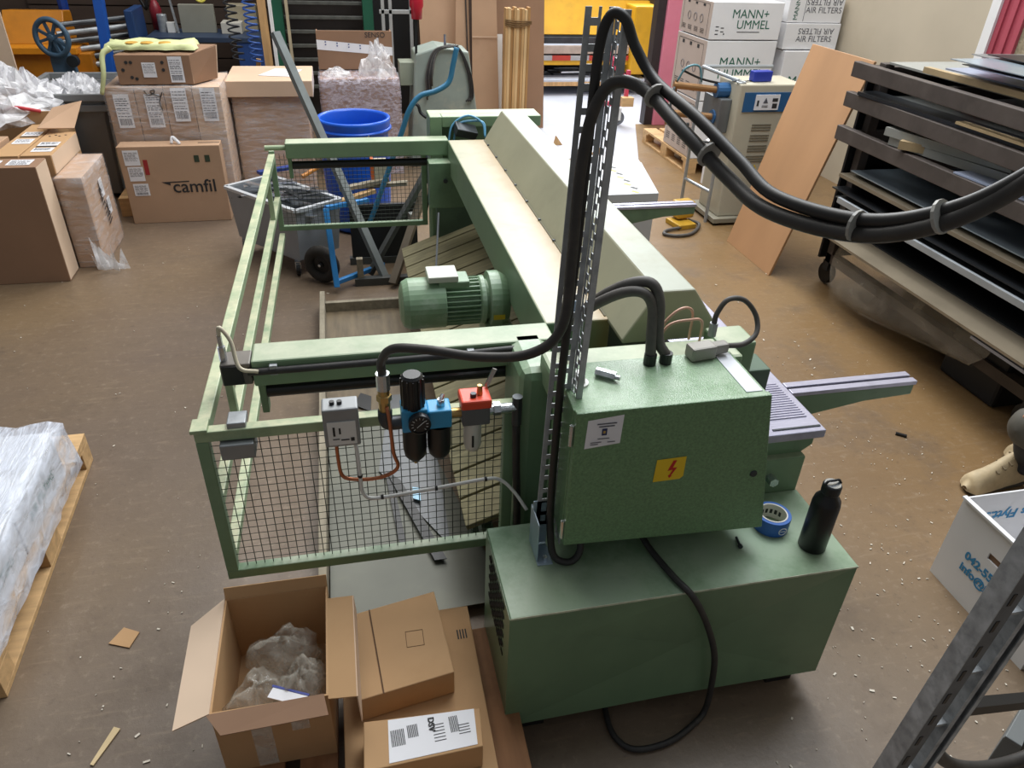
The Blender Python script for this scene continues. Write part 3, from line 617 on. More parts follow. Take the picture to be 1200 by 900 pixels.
# ------------------------------------------------------------ slotted strut frame close to the camera
U = thing('strut_frame', 'leaning twin galvanised strut channel with short rungs', 'strut frame', (.81, .53, 0))
GVN = M('hot_dip_galvanised', '#a6aaad', .45, .15, var=.3, scale=40, dirt='#74797d', dirt_amt=.6, dirt_scale=60)
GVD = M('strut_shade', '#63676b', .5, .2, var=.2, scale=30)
def lean_strut(m):
    m.v = [Vector((p.x + .07 * (p.z - .97), p.y, p.z)) for p in m.v]; return m
for xs in (.765, .817):
    lean_strut(MB().box(xs, xs + .002, .500, .530, 0, 2.4).box(xs + .002, xs + .030, .528, .530, 0, 2.4)).build('strut_channel', GVN, U)
    if xs < .8:
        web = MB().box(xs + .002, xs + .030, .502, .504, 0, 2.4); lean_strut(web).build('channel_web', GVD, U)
        for i in range(44):
            z = .05 + i * .052; lean_strut(MB().box(xs + .012, xs + .018, .5012, .5022, z, z + .022)).build('slot', BLACK, U)
    else:
        lean_strut(MB().box(xs + .002, xs + .009, .500, .502, 0, 2.4).box(xs + .022, xs + .030, .500, .502, 0, 2.4).box(xs + .028, xs + .030, .502, .528, 0, 2.4)).build('channel_lip', GVN, U)
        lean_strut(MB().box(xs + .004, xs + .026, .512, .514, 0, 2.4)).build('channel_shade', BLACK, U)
for z in [.2 + .125 * i for i in range(17)]:
    lean_strut(MB().box(.794, .818, .504, .520, z, z + .005)).build('rung', STEEL, U)
lean_strut(MB().lathe([(0, -.008), (.006, -.008), (.006, 0)], (.832, .500, 1.38), 'y', 8)).build('bolt', CHROME, U)
gk = thing('grey_floor_box', 'plain dark grey steel box behind the galvanised strut frame', 'box', (2.1, .75, 0))
MB().hexa([(1.70, .89, 0), (1.98, .45, 0), (2.5, .78, 0), (2.12, 1.12, 0)], [(1.70, .89, .16), (1.98, .45, .16), (2.5, .78, .16), (2.12, 1.12, .16)]).build('box_body', M('box_grey', '#6b6f70', .5, .2, var=.06), gk, bevel=.004)
MB().hexa([(1.695, .885, .16), (1.98, .44, .16), (2.51, .78, .16), (2.12, 1.13, .16)], [(1.695, .885, .175), (1.98, .44, .175), (2.51, .78, .175), (2.12, 1.13, .175)]).build('lid', M('box_grey', '#6b6f70'), gk, bevel=.003)
one(MB().tube([(.86, .53, 1.02), (.90, .54, .92), (.98, .545, .84), (1.08, .55, .80), (1.2, .56, .80), (1.5, .6, .84), (1.8, .62, .45), (1.95, .64, .19)], .012, n=10), 'trailing_cable', HOSE, 'dark cable trailing from the strut frame down to the grey box', 'cable', smooth=True)
one(MB().bar((.865, .535, 1.06), (1.2, .60, .90), .02, .02).bar((1.2, .60, .90), (1.45, .62, .0), .02, .02), 'stay_bar', BLACK, 'black steel stay bar bracing the galvanised strut frame', 'brace')
# ------------------------------------------------------------ pallet helper
def pallet(name, label, x0, y0, along='y', w=.8, l=1.2, rz=0.0, group=None, wood=None):
    """euro pallet: nine blocks, three runners, three cross boards, five deck boards"""
    T = thing(name, label, 'pallet', (x0, y0, 0), group)
    R = Matrix.Rotation(rz, 4, 'Z')
    def bx(nm, a0, a1, b0, b1, z0, z1):
        if along == 'x': a0, a1, b0, b1 = b0, b1, a0, a1
        m = MB().box(a0, a1, b0, b1, z0, z1)
        m.v = [R @ p + Vector((x0, y0, 0)) for p in m.v]
        return m.build(nm, wood or WOOD, T, bevel=.002)
    for a in (0, .3275, .7):
        wd = .1 if a != .3275 else .145
        bx('runner', a, a + wd, 0, l, 0, .022)
        for b in (0, l / 2 - .07, l - .1): bx('block', a, a + wd, b, b + (.145 if 0 < b < 1 else .1), .022, .1)
    for b in (0, l / 2 - .07, l - .145): bx('cross_board', 0, w, b, b + .145, .1, .122)
    for a, wd in ((0, .145), (.1855, .1), (.3275, .145), (.5145, .1), (.655, .145)): bx('deck_board', a, a + wd, 0, l, .122, .144)
    return T
pallet('pallet', 'light wooden pallet under the film wrapped white load', -1.96, 1.655, rz=.03)
# wrapped load
ld = thing('wrapped_load', 'stack of white cartons in bluish stretch film on a pallet', 'wrapped goods', (-1.55, 2.2, .144))
def ld_box(x0, x1, y0, y1, z0, z1): return MB().box(x0, x1, y0, y1, z0, z1)
for x in (-1.90, -1.545):
    for y in (1.70, 2.16):
        ld_box(x, x + .345, y, y + .45, .146, .345).build('carton', CARD_WHITE, ld, bevel=.004)
rnd = random.Random(4)
def drape(x0, x1, y0, y1, z0, z1, nx, ny, nz, amp, flare=0.0, seed=1):
    """closed film shell with wrinkles: top grid and four side grids"""
    rn = random.Random(seed); m = MB()
    def jit(p):
        x, y, z = p; k = (z1 - z) / (z1 - z0); cx, cy = (x0 + x1) / 2, (y0 + y1) / 2
        x += (x - cx) * flare * k; y += (y - cy) * flare * k
        return (x + rn.uniform(-amp, amp), y + rn.uniform(-amp, amp), z + (rn.uniform(-amp, amp) if z > z0 + 1e-6 else 0))
    P = {}
    def idx(i, j, k):
        key = (i, j, k)
        if key not in P:
            P[key] = len(m.v); m.v.append(Vector(jit((x0 + (x1 - x0) * i / nx, y0 + (y1 - y0) * j / ny, z0 + (z1 - z0) * k / nz))))
        return P[key]
    for i in range(nx):
        for j in range(ny): m.f.append((idx(i, j, nz), idx(i + 1, j, nz), idx(i + 1, j + 1, nz), idx(i, j + 1, nz)))
    for k in range(nz):
        for i in range(nx):
            m.f.append((idx(i, 0, k), idx(i + 1, 0, k), idx(i + 1, 0, k + 1), idx(i, 0, k + 1)))
            m.f.append((idx(i + 1, ny, k), idx(i, ny, k), idx(i, ny, k + 1), idx(i + 1, ny, k + 1)))
        for j in range(ny):
            m.f.append((idx(0, j + 1, k), idx(0, j, k), idx(0, j, k + 1), idx(0, j + 1, k + 1)))
            m.f.append((idx(nx, j, k), idx(nx, j + 1, k), idx(nx, j + 1, k + 1), idx(nx, j, k + 1)))
    return m
drape(-1.93, -1.165, 1.67, 2.64, .147, .368, 14, 18, 5, .007, .05).build('stretch_film', film('film_blue', '#e3eaf8', .3, .92, 9, (9, 1.2, 2), .10), ld, smooth=True)
lettering('carton_print', 'AIR FILTERS', .05, M('print_green', '#2f6f58', .6, var=.03), ld, (-1.1975, 2.25, .21), (0, 1, 0), (0, 0, 1))
lettering('carton_print', 'AIR FILTERS', .05, M('print_green', '#2f6f58'), ld, (-1.1975, 1.80, .21), (0, 1, 0), (0, 0, 1))
# ------------------------------------------------------------ cartons at the bottom edge of the picture
pallet('pallet', 'brown wooden pallet carrying brown cartons beside the green housing', -.455, .365, rz=-.015, wood=M('old_pallet_wood', '#946a48', .75, var=.22, scale=4, stretch=(8, 1, 8), dirt='#6b4a30', dirt_amt=.5, dirt_scale=5))
fb = thing('flat_carton', 'wide flat brown carton lying on the pallet beneath two smaller cartons', 'carton', (.1, 1.1, .144))
MB().hexa([(-.135, .78, .145), (.255, .80, .145), (.265, 1.60, .145), (-.135, 1.60, .145)], [(-.135, .78, .205), (.255, .80, .205), (.265, 1.60, .205), (-.135, 1.60, .205)]).build('carton_body', CARD_W, fb, bevel=.003)
rects((.215, 1.475, .206), (1, 0, 0), (0, 1, 0), [(i * .0085, 0, .004, .035) for i in range(4)], 0).build('printed_mark', INK, fb)
def hexbox(q, z0, z1): return MB().hexa([(a, b, z0) for a, b in q], [(a, b, z1) for a, b in q])
cb = thing('closed_carton', 'square brown closed carton with printed square, between open box and green housing', 'carton', (.04, 1.44, .206))
q = [(-.085, 1.255), (.178, 1.295), (.158, 1.595), (-.09, 1.55)]
hexbox(q, .206, .30).build('carton_body', CARD_W, cb, bevel=.003)
MB().sheet((-.022, 1.263, .301), (-.018, 1.2635, .301), (-.042, 1.557, .301), (-.046, 1.5565, .301), .0008).build('flap_seam', M('seam_brown', '#5c4028', .8, var=.05), cb)
sq = MB()
for a in ((.055, 1.40, .05, .0015), (.055, 1.455, .05, .0015), (.055, 1.40, .0015, .055), (.105, 1.40, .0015, .0565)): sq.box(a[0], a[0] + a[2], a[1], a[1] + a[3], .3, .3008)
sq.build('printed_square', M('seam_brown', '#5c4028'), cb)
db = thing('labelled_carton', 'small brown carton with large white shipping label on its top', 'carton', (.07, 1.1, .206))
q = [(-.083, 1.055), (.218, 1.065), (.228, 1.172), (-.078, 1.19)]
hexbox(q, .206, .30).build('carton_body', CARD_W, db, bevel=.003)
s = MB().sheet((-.02, 1.064, .3006), (.205, 1.072, .3006), (.212, 1.172, .3006), (-.015, 1.182, .3006), .0008).build('paper_label', PAPER, db)
L = [(.012 + i * .004, .04, .0022, .045) for i in range(9)] + [(.055 + i * .0035, .055, .002, .035) for i in range(8)] + [(.165 + i * .004, .045, .0022, .045) for i in range(6)] + [(.185, .06 - i * .008, .03, .002) for i in range(4)] + [(.12, .03 + i * .009, .03, .002) for i in range(6)]
rects((-.02, 1.064, .3012), (1, .04, 0), (0, 1, 0), L, .0004).build('barcode', INK, s)
lettering('carrier_name', 'DSV', .022, INK, s, (.088, 1.168, .302), (0, -1, 0), (1, 0, 0), bold=.0006)
# open box with flaps
ob = thing('open_carton', 'open tall brown carton with raised flaps and clear plastic bags inside', 'carton', (-.3, 1.4, .144))
t = .005; zr = .40; xa, xb, ya, yb = -.445, -.158, 1.215, 1.585
MB().box(xa, xb, ya, yb, .145, .15).box(xa, xa + t, ya, yb, .15, zr).box(xb - t, xb, ya, yb, .15, zr).box(xa + t, xb - t, yb - t, yb, .15, zr).box(xa + t, xb - t, ya, ya + t, .15, zr).build('carton_body', CARD_W, ob)
MB().sheet((xa, ya, zr), (xa, yb, zr), (xa - .085, yb - .07, zr - .015), (xa - .085, ya - .02, zr - .015), .004).build('flap', M('cardboard_pinkish', '#d6bda4', .8, var=.05, scale=4), ob)
MB().sheet((xb, ya - .01, zr), (xb, yb - .05, zr), (xb + .075, yb - .07, zr + .02), (xb + .075, ya - .03, zr + .02), .004).build('flap', CARD_W, ob)
MB().sheet((xb + .075, ya - .03, zr + .02), (xb + .075, yb - .07, zr + .02), (xb + .079, yb - .07, zr - .05), (xb + .079, ya - .03, zr - .09), .003).build('flap', CARD_L, ob)
MB().sheet((xa, yb, zr), (xb, yb, zr), (xb, yb + .012, zr + .035), (xa, yb + .012, zr + .035), .004).build('flap', CARD_W, ob)
MB().sheet((xa - .01, ya, zr + .002), (xb - .01, ya, zr + .01), (xb, ya - .055, zr + .0), (xa + .03, ya - .055, zr - .01), .004).build('flap', CARD_D, ob)
MB().box(-.36, -.31, ya - .0015, ya - .0003, .15, .36).box(-.26, -.215, ya - .0015, ya - .0003, .28, .36).build('packing_tape', film('clear_tape', '#e8e0d2', .25, .6, 20), ob)
BAGM = film('clear_bag', '#c9c3b6', .12, .62, 22, (1, 1, 1), .07)
def bag(cx, cy, cz, rx, ry, rz, seed, label):
    rn = random.Random(seed); m = MB(); n, k = 26, 16
    for i in range(k + 1):
        a = math.pi * i / k
        for j in range(n):
            b = 2 * math.pi * j / n; f = 1 + rn.uniform(-.11, .11) + .12 * math.sin(3 * b + 2 * a + seed)
            m.v.append(Vector((cx + rx * f * math.sin(a) * math.cos(b), cy + ry * f * math.sin(a) * math.sin(b), cz + rz * f * math.cos(a))))
    for i in range(k):
        for j in range(n): m.f.append((i * n + j, i * n + (j + 1) % n, (i + 1) * n + (j + 1) % n, (i + 1) * n + j))
    o = m.build('plastic_bag', BAGM, None, smooth=True); return tag(recentre(o), label, 'plastic bag', 'plastic bags in the open carton')
bag(-.35, 1.32, .26, .085, .085, .09, 1, 'crumpled clear plastic bag against the wide slanting flap side of open carton')
bag(-.235, 1.32, .27, .07, .09, .10, 2, 'crumpled clear plastic bag with paper tag inside the open carton')
bag(-.29, 1.45, .26, .10, .08, .10, 3, 'large crumpled clear plastic bag against the rear wall of open carton')
cd_ = thing('product_card', 'white product card with blue edge among clear bags in open carton', 'card', (-.27, 1.27, .34))
MB().obox((-.265, 1.262, .355), (.10, .03, .003), rz=-.45).build('card_sheet', PAPER, cd_)
MB().obox((-.258, 1.279, .356), (.105, .006, .004), rz=-.45).build('blue_edge', M('edge_blue', '#2a3a8c', .5, var=.05), cd_)
# ------------------------------------------------------------ low tray behind the guard with offcuts
ty = thing('scrap_tray', 'low wooden tray on the floor beneath the shear behind the mesh guard', 'tray', (.1, 3, 0))
GREYWOOD = M('weathered_wood', '#8f8674', .8, var=.2, scale=5, stretch=(8, 1, 8), dirt='#625842', dirt_amt=.5, dirt_scale=6)
MB().box(-.215, -.185, 1.86, 4.20, 0, .125).build('side_board', GREYWOOD, ty, bevel=.003)
MB().box(-.185, .29, 2.75, 4.08, .02, .04).build('tray_floor', M('oily_wood', '#6a5c47', .6, var=.25, scale=4, stretch=(8, 1, 1), dirt='#3a3227', dirt_amt=.6, dirt_scale=5), ty)
MB().box(-.185, .29, 4.08, 4.11, 0, .10).build('end_board', GREYWOOD, ty, bevel=.003)
one(MB().poly([(-.18, 1.72, .042), (.44, 1.74, .042), (.28, 2.6, .042), (.28, 3.0, .042), (-.18, 3.0, .042)], .003), 'steel_sheet', M('dusty_sheet', '#5f6056', .5, .2, var=.15, scale=3, dirt='#6b6a58', dirt_amt=.5), 'dusty grey steel sheet lying in the tray beneath the mesh guard', 'metal sheet')
one(MB().poly([(.03, 2.52, .052), (.27, 2.02, .052), (.29, 2.6, .052), (.28, 3.1, .052), (.12, 3.1, .052)], .002), 'steel_offcut', M('sheet_grey', '#5e6062', .4, .4, var=.12, scale=3), 'dark grey steel offcut lying on the dusty sheet beneath shear', 'metal offcut')
one(MB().poly([(-.06, 3.05, .048), (.02, 2.98, .048), (.03, 3.11, .048), (-.02, 3.15, .048)], .003), 'black_offcut', BLACK, 'small black square offcut at the far edge of dusty sheet', 'metal offcut')
one(MB().poly([(.055, 2.50, .056), (.08, 2.05, .056), (.105, 2.05, .056), (.085, 2.44, .056)], .003), 'black_strip', BLACK, 'straight black sheet strip touching a longer slanting black strip', 'metal offcut')
one(MB().poly([(.06, 2.50, .062), (.20, 1.95, .062), (.245, 1.95, .062), (.115, 2.43, .062)], .003), 'black_strip', BLACK, 'long slanting black sheet strip crossing the dark grey offcut', 'metal offcut')
one(MB().poly([(.155, 2.30, .066), (.185, 2.28, .066), (.19, 2.36, .066), (.16, 2.37, .066)], .004), 'blue_offcut', M('pale_blue', '#8fb6cc', .4, .2, var=.06), 'tiny pale blue offcut beside the slanting black strip', 'metal offcut')
# floor litter
one(MB().poly([(-.905, 1.83, .002), (-.835, 1.80, .002), (-.815, 1.86, .002), (-.87, 1.89, .002)], .003), 'cardboard_scrap', CARD_W, 'torn scrap of brown cardboard on the bare floor', 'cardboard scrap')
one(MB().poly([(-.86, 1.40, .002), (-.85, 1.395, .002), (-.80, 1.50, .002), (-.82, 1.51, .002)], .004), 'wood_splinter', M('splinter', '#d2bb90', .7, var=.1), 'pale wood splinter on the bare floor near wrapped load', 'wood splinter')
CH = M('white_chips', '#d8cfc0', .7, var=.1)
ch = MB(); rn = random.Random(11)
def chips(n, cx, cy, sx, sy, smin, smax):
    for _ in range(n):
        x, y = rn.gauss(cx, sx), rn.gauss(cy, sy)
        if -.3 < x < 1.4 and 1.2 < y < 4.4: continue
        if x > 3.0 or y < .7: continue
        s_ = rn.uniform(smin, smax) * (1.8 if rn.random() < .08 else 1); a = rn.uniform(0, 3.14)
        ch.obox((x, y, .0025), (s_ * rn.uniform(.6, 2), s_ * rn.uniform(.4, .9), .003), rz=a)
chips(300, 2.0, 2.2, .42, .62, .0025, .0062); chips(150, 1.65, 1.3, .32, .32, .002, .0065); chips(80, 2.0, 3.4, .4, .5, .003, .008)
chips(60, -1.0, 3.5, .6, 1.2, .003, .008); chips(70, -.7, 1.6, .3, .5, .002, .006)
o = tag(ch.build('floor_chips', CH), 'scattered pale wood and plaster chips across the floor', 'chips'); o['kind'] = 'stuff'
# ------------------------------------------------------------ upright cartons on the left
def carton(name, label, x0, x1, y0, y1, z0, z1, mat, group=None, rz=0.0):
    T = thing(name, label, 'carton', ((x0 + x1) / 2, (y0 + y1) / 2, z0), group)
    MB().obox(((x0 + x1) / 2, (y0 + y1) / 2, (z0 + z1) / 2), (x1 - x0, y1 - y0, z1 - z0), rz=rz).build('carton_body', mat, T, bevel=.004)
    return T
NX, XX, YY, ZZ = (-1, 0, 0), (1, 0, 0), (0, 1, 0), (0, 0, 1)
A = carton('upright_carton', 'large plain brown carton standing upright, foremost of the group of thin cartons', -2.6, -1.785, 4.835, 5.03, 0, .735, CARD_D)
MB().box(-1.785, -1.784, 4.84, 5.025, .01, .73).build('side_face', M('cardboard_pinkish', '#d6bda4'), A)
sticker(A, (-2.12, 4.87, .736), XX, YY, .12, .11, 1); sticker(A, (-1.96, 4.88, .736), XX, YY, .13, .11, 2)
B = carton('filmed_carton', 'brown carton in stretch film with torn film at its foot', -1.785, -1.625, 5.05, 5.60, 0, .60, CARD)
drape(-1.79, -1.62, 5.045, 5.605, .003, .604, 4, 10, 10, .003, 0, 5).build('stretch_film', FILM, B, smooth=True)
sticker(B, (-1.617, 5.33, .38), YY, ZZ, .07, .12, 4, bars=False); sticker(B, (-1.617, 5.40, .24), YY, ZZ, .07, .11, 5, bars=False)
lettering('carton_print', 'camfil', .12, INK, B, (-1.617, 5.28, .45), (0, .25, -1), (0, 1, .25))
rf = MB(); rn = random.Random(6)
for i in range(10):
    a = Vector((-1.66 + rn.uniform(0, .14), 5.02 - rn.uniform(0, .08), .005 + rn.uniform(0, .02))); rf.poly([a, a + Vector((rn.uniform(.02, .1), rn.uniform(-.03, .06), 0)), a + Vector((rn.uniform(-.04, .04), rn.uniform(-.02, .04), rn.uniform(.05, .22)))], .0008)
rf.build('torn_film', FILM_C, B)
Cx = carton('upright_carton', 'thin upright carton with two white labels on top, next to the filmed carton', -1.965, -1.79, 5.14, 5.72, 0, .72, CARD_W)
MB().box(-1.79, -1.7885, 5.15, 5.71, .6, .715).build('side_face', M('cardboard_pinkish', '#d6bda4'), Cx)
sticker(Cx, (-1.93, 5.22, .721), XX, YY, .12, .09, 7, bars=False); sticker(Cx, (-1.93, 5.36, .721), XX, YY, .12, .09, 8, bars=False)
MB().box(-1.93, -1.81, 5.335, 5.352, .7205, .7225).build('handle_slot', INK, Cx)
hl = MB()
for i in range(4): hl.lathe([(0, .001), (.008, .001), (.008, 0)], (-1.92 + i * .03, 5.60 + .03 * (i % 2), .7212), n=8)
hl.build('punched_holes', INK, Cx)
Dx = carton('upright_carton', 'thin upright carton with white labels on top, between two other thin cartons', -2.13, -1.975, 5.14, 5.95, 0, .72, CARD_W)
MB().box(-1.975, -1.9735, 5.72, 5.94, .02, .715).build('side_face', M('cardboard_pinkish', '#d6bda4'), Dx)
sticker(Dx, (-2.10, 5.42, .721), XX, YY, .11, .12, 9, bars=False); sticker(Dx, (-2.10, 5.62, .721), XX, YY, .11, .10, 10, bars=False)
MB().box(-2.10, -1.99, 5.585, 5.602, .7205, .7225).build('handle_slot', INK, Dx)
Ex = carton('strapped_carton', 'small brown strapped carton against the thin labelled cartons', -2.42, -2.15, 5.14, 5.55, 0, .74, CARD)
MB().box(-2.42, -2.15, 5.30, 5.31, .741, .743).build('strap', INK, Ex)
sticker(Ex, (-2.36, 5.36, .743), XX, YY, .13, .10, 11, bars=False)
op = thing('open_carton', 'big open carton with slanting flap and plastic film waste beside thin cartons', 'carton', (-2.3, 6.2, 0))
MB().box(-2.75, -2.74, 5.98, 6.36, 0, .80).box(-2.0, -1.99, 5.98, 6.36, 0, .72).box(-2.74, -2.0, 5.98, 5.99, 0, .80).box(-2.74, -2.0, 6.35, 6.36, 0, .74).box(-2.74, -2.0, 5.99, 6.35, 0, .01).build('carton_body', CARD_W, op)
MB().sheet((-1.99, 5.62, .765), (-1.80, 5.74, .735), (-1.80, 6.05, .85), (-1.98, 5.98, .82), .006).build('flap', CARD, op)
def heap(name, cx, cy, z0, rx, ry, h, mat, seed, n=34, k=18, parent=None):
    rn = random.Random(seed); m = MB()
    for i in range(k + 1):
        r = i / k
        for j in range(n):
            a = 2 * math.pi * j / n; f = 1 + rn.uniform(-.12, .12)
            z = z0 + h * (1 - r ** 2) * (1 + rn.uniform(-.35, .35)) if i < k else z0 - .02
            m.v.append(Vector((cx + rx * r * f * math.cos(a), cy + ry * r * f * math.sin(a), max(z, z0 - .02))))
    for i in range(k):
        for j in range(n): m.f.append((i * n + j, i * n + (j + 1) % n, (i + 1) * n + (j + 1) % n, (i + 1) * n + j))
    return m.build(name, mat, parent)
hp = heap('film_heap', -2.42, 6.35, .74, .42, .62, .25, film('film_heap', '#f0f0f4', .4, .95, 14), 3); tag(recentre(hp), 'heap of crumpled clear plastic film spilling over the open carton', 'plastic film')
rp = MB()
for i, (x, y, z) in enumerate(((-2.16, 5.97, .815), (-2.55, 6.9, .93), (-2.3, 5.965, .805))): rp.obox((x, y, z), (.14, .03, .01), rz=.3 * i)
tag(recentre(MB().tube([(-2.28, 5.97, .82), (-2.2, 5.965, .83), (-2.12, 5.97, .815), (-2.06, 5.98, .80)], .012).build('red_strap', M('strap_red', '#c03a42', .5, var=.06), None, smooth=True)), 'red plastic strap lying on the rim of the big open carton', 'strap')
# grey waste bin with recessed side
bn = thing('waste_bin', 'dark grey plastic waste bin with ribbed rim behind the thin cartons', 'bin', (-2.0, 6.5, 0))
BIN = M('bin_grey', '#7a7c7d', .45, var=.08, scale=5)
def frust(m, x0, x1, y0, y1, z0, z1, k): 
    cx, cy = (x0 + x1) / 2, (y0 + y1) / 2
    m.hexa([(cx + (a - cx) * k, cy + (b - cy) * k, z0) for a, b in ((x0, y0), (x1, y0), (x1, y1), (x0, y1))], [(a, b, z1) for a, b in ((x0, y0), (x1, y0), (x1, y1), (x0, y1))])
m = MB(); X0, X1, Y0, Y1 = -2.35, -1.75, 6.42, 7.25
for (a, b, c_, d_) in ((X0, X1, Y0, Y0 + .025), (X0, X1, Y1 - .025, Y1), (X0, X0 + .025, Y0, Y1), (X1 - .025, X1, Y0, Y1)):
    m.hexa([(a * .86 + (X0 + X1) / 2 * .14, c_ * .86 + (Y0 + Y1) / 2 * .14, .05), (b * .86 + (X0 + X1) / 2 * .14, c_ * .86 + (Y0 + Y1) / 2 * .14, .05), (b * .86 + (X0 + X1) / 2 * .14, d_ * .86 + (Y0 + Y1) / 2 * .14, .05), (a * .86 + (X0 + X1) / 2 * .14, d_ * .86 + (Y0 + Y1) / 2 * .14, .05)],
           [(a, c_, .78), (b, c_, .78), (b, d_, .78), (a, d_, .78)])
m.build('bin_wall', BIN, bn); MB().box(-2.3, -1.8, 6.48, 7.19, .04, .07).build('bin_floor', BIN, bn)
for z, e in ((.70, .025), (.78, .04)):
    MB().box(X0 - e, X1 + e, Y0 - e, Y0, z, z + .05).box(X0 - e, X1 + e, Y1, Y1 + e, z, z + .05).box(X0 - e, X0, Y0, Y1, z, z + .05).box(X1, X1 + e, Y0, Y1, z, z + .05).build('rim', BIN, bn, bevel=.004)
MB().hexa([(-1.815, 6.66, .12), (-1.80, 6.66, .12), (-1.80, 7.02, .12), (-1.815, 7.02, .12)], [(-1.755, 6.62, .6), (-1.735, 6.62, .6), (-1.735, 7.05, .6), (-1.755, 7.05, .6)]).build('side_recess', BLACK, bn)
for y in (6.55, 7.1):
    for x in (-2.25, -1.87): MB().cyl((x, y, .025), (x + .03, y, .025), .025, n=10).build('castor', BLACK, bn)
hp = heap('film_waste', -2.05, 6.8, .72, .26, .36, .15, film('film_heap', '#f0f0f4', .4, .95, 14), 8); tag(recentre(hp), 'crumpled clear film piled in the dark grey waste bin', 'plastic film')
# pallet between, with cartons on it
pallet('pallet', 'pale wooden pallet under the tall filmed carton row with labels', -1.72, 6.02, rz=0)
cf = thing('printed_carton', 'wide brown carton with dark maker name standing on the floor', 'carton', (-1.25, 5.9, 0))
MB().box(-1.60, -.895, 5.85, 6.0, 0, .575).build('carton_body', CARD, cf, bevel=.004)
FX = 5.849
for i, (z, h) in enumerate(((.44, .11), (.325, .105), (.215, .09))): sticker(cf, (-1.565 + .01 * i, FX, z), XX, ZZ, .105, h, 20 + i, bars=(i == 2))
rects((-1.44, FX, .37), XX, ZZ, [(0, 0, .03, .11)], .0008).build('red_mark', M('mark_red', '#9c2a2a', .6, var=.05), cf)
lettering('maker_name', 'camfil', .135, INK, cf, (-1.275, FX, .232), XX, ZZ, bold=.001)
MB().add([(-1.345, FX - .001, .312), (-1.15, FX - .001, .318), (-1.15, FX - .001, .310), (-1.285, FX - .001, .305), (-1.285, FX - .001, .285)], [(4, 3, 2, 1, 0)]).build('maker_swoosh', INK, cf)
for x in (-1.085, -1.01): rects((x, FX, .455), XX, ZZ, [(0, 0, .035, .05)], .0008).build('handling_symbol', M('symbol_green', '#34402f', .7, var=.05), cf)
MB().tube([(-1.23, 5.90, .58), (-1.22, 5.92, .62), (-1.19, 5.90, .60), (-1.17, 5.89, .578)], .012, n=6).build('film_knot', FILM_W, cf, smooth=True)
MB().box(-1.05, -.9, 5.92, 5.93, .575, .577).build('flap_gap', INK, cf)
# filmed row of four cartons
fr = thing('filmed_carton_row', 'row of four brown cartons wrapped together in film above the printed carton', 'carton', (-1.3, 6.3, .144))
for i in range(4):
    MB().box(-1.64 + i * .1975, -1.64 + (i + 1) * .1975 - .004, 6.06, 6.62, .146, .94).build('carton_body', CARD_L if i == 3 else CARD, fr, bevel=.004)
for i, (dx, z, h) in enumerate(((.09, .66, .235), (.30, .66, .235), (.485, .70, .235), (.685, .70, .235))):
    sticker(fr, (-1.64 + dx - .04, 6.052, z), XX, ZZ, .105, h, 30 + i)
drape(-1.648, -.848, 6.05, 6.63, .146, .945, 12, 8, 10, .004, 0, 7).build('stretch_film', FILM, fr, smooth=True)
mk = MB().tube([(-1.37, 6.046, .92), (-1.35, 6.046, .89), (-1.31, 6.046, .90), (-1.30, 6.046, .925), (-1.33, 6.046, .91), (-1.27, 6.046, .88), (-1.25, 6.046, .91), (-1.28, 6.046, .84), (-1.27, 6.046, .78)], .003, n=5).build('marker_scrawl', INK, fr)
tp = thing('punched_carton', 'long low brown carton with punched holes on top of the filmed row', 'carton', (-1.25, 6.3, .95))
MB().hexa([(-1.535, 6.10, .95), (-1.03, 6.10, .95), (-.89, 6.33, .95), (-1.40, 6.36, .95)], [(-1.535, 6.10, 1.15), (-1.03, 6.10, 1.15), (-.86, 6.33, 1.19), (-1.38, 6.36, 1.19)]).build('carton_body', CARD_D, tp, bevel=.004)
MB().sheet((-1.028, 6.103, .955), (-.888, 6.333, .955), (-.858, 6.333, 1.185), (-1.028, 6.103, 1.145), -.002).build('end_face', M('cardboard_pinkish', '#d6bda4'), tp)
sticker(tp, (-1.36, 6.098, 1.00), XX, ZZ, .09, .10, 41, bars=False); sticker(tp, (-1.18, 6.098, .965), XX, ZZ, .095, .175, 42)
ho = MB()
for x, z in ((-1.46, 1.10), (-1.49, 1.05), (-1.43, 1.10), (-1.44, 1.0), (-1.41, .99), (-1.22, 1.10), (-1.22, 1.05)): ho.lathe([(0, -.001), (.012, -.001), (.012, 0)], (x, 6.098, z), 'y', 8)
ho.build('punched_holes', INK, tp)
gc = drape(-1.58, -1.02, 6.16, 6.42, 1.165, 1.20, 10, 6, 2, .012, .12, 12); gc.v = [v + Vector((0, 0, .01)) for v in gc.v]
o = gc.build('packing_sheet', M('green_foam', '#c3c994', .7, var=.15, scale=6), None, smooth=True); tag(recentre(o), 'pale green foam sheet draped over the punched carton', 'foam sheet')
o = MB().tube([(-1.55, 6.13, 1.19), (-1.60, 6.09, 1.15), (-1.61, 6.04, 1.03), (-1.65, 6.03, .9)], [.022, .014], n=8).build('foam_roll', M('green_foam', '#c3c994'), None, smooth=True); tag(recentre(o), 'twisted pale green foam strip hanging down the filmed row', 'foam strip')
oy = MB()
for x in (-1.42, -1.32, -1.2): oy.lathe([(0, .012), (.04, .006), (.05, 0)], (x, 6.22, 1.212), n=10)
o = oy.build('foam_stain', M('ochre_foam', '#b98f3a', .8, var=.2, scale=20)); tag(recentre(o), 'ochre foam lumps stuck on the pale green foam sheet', 'foam lumps'); o['kind'] = 'stuff'
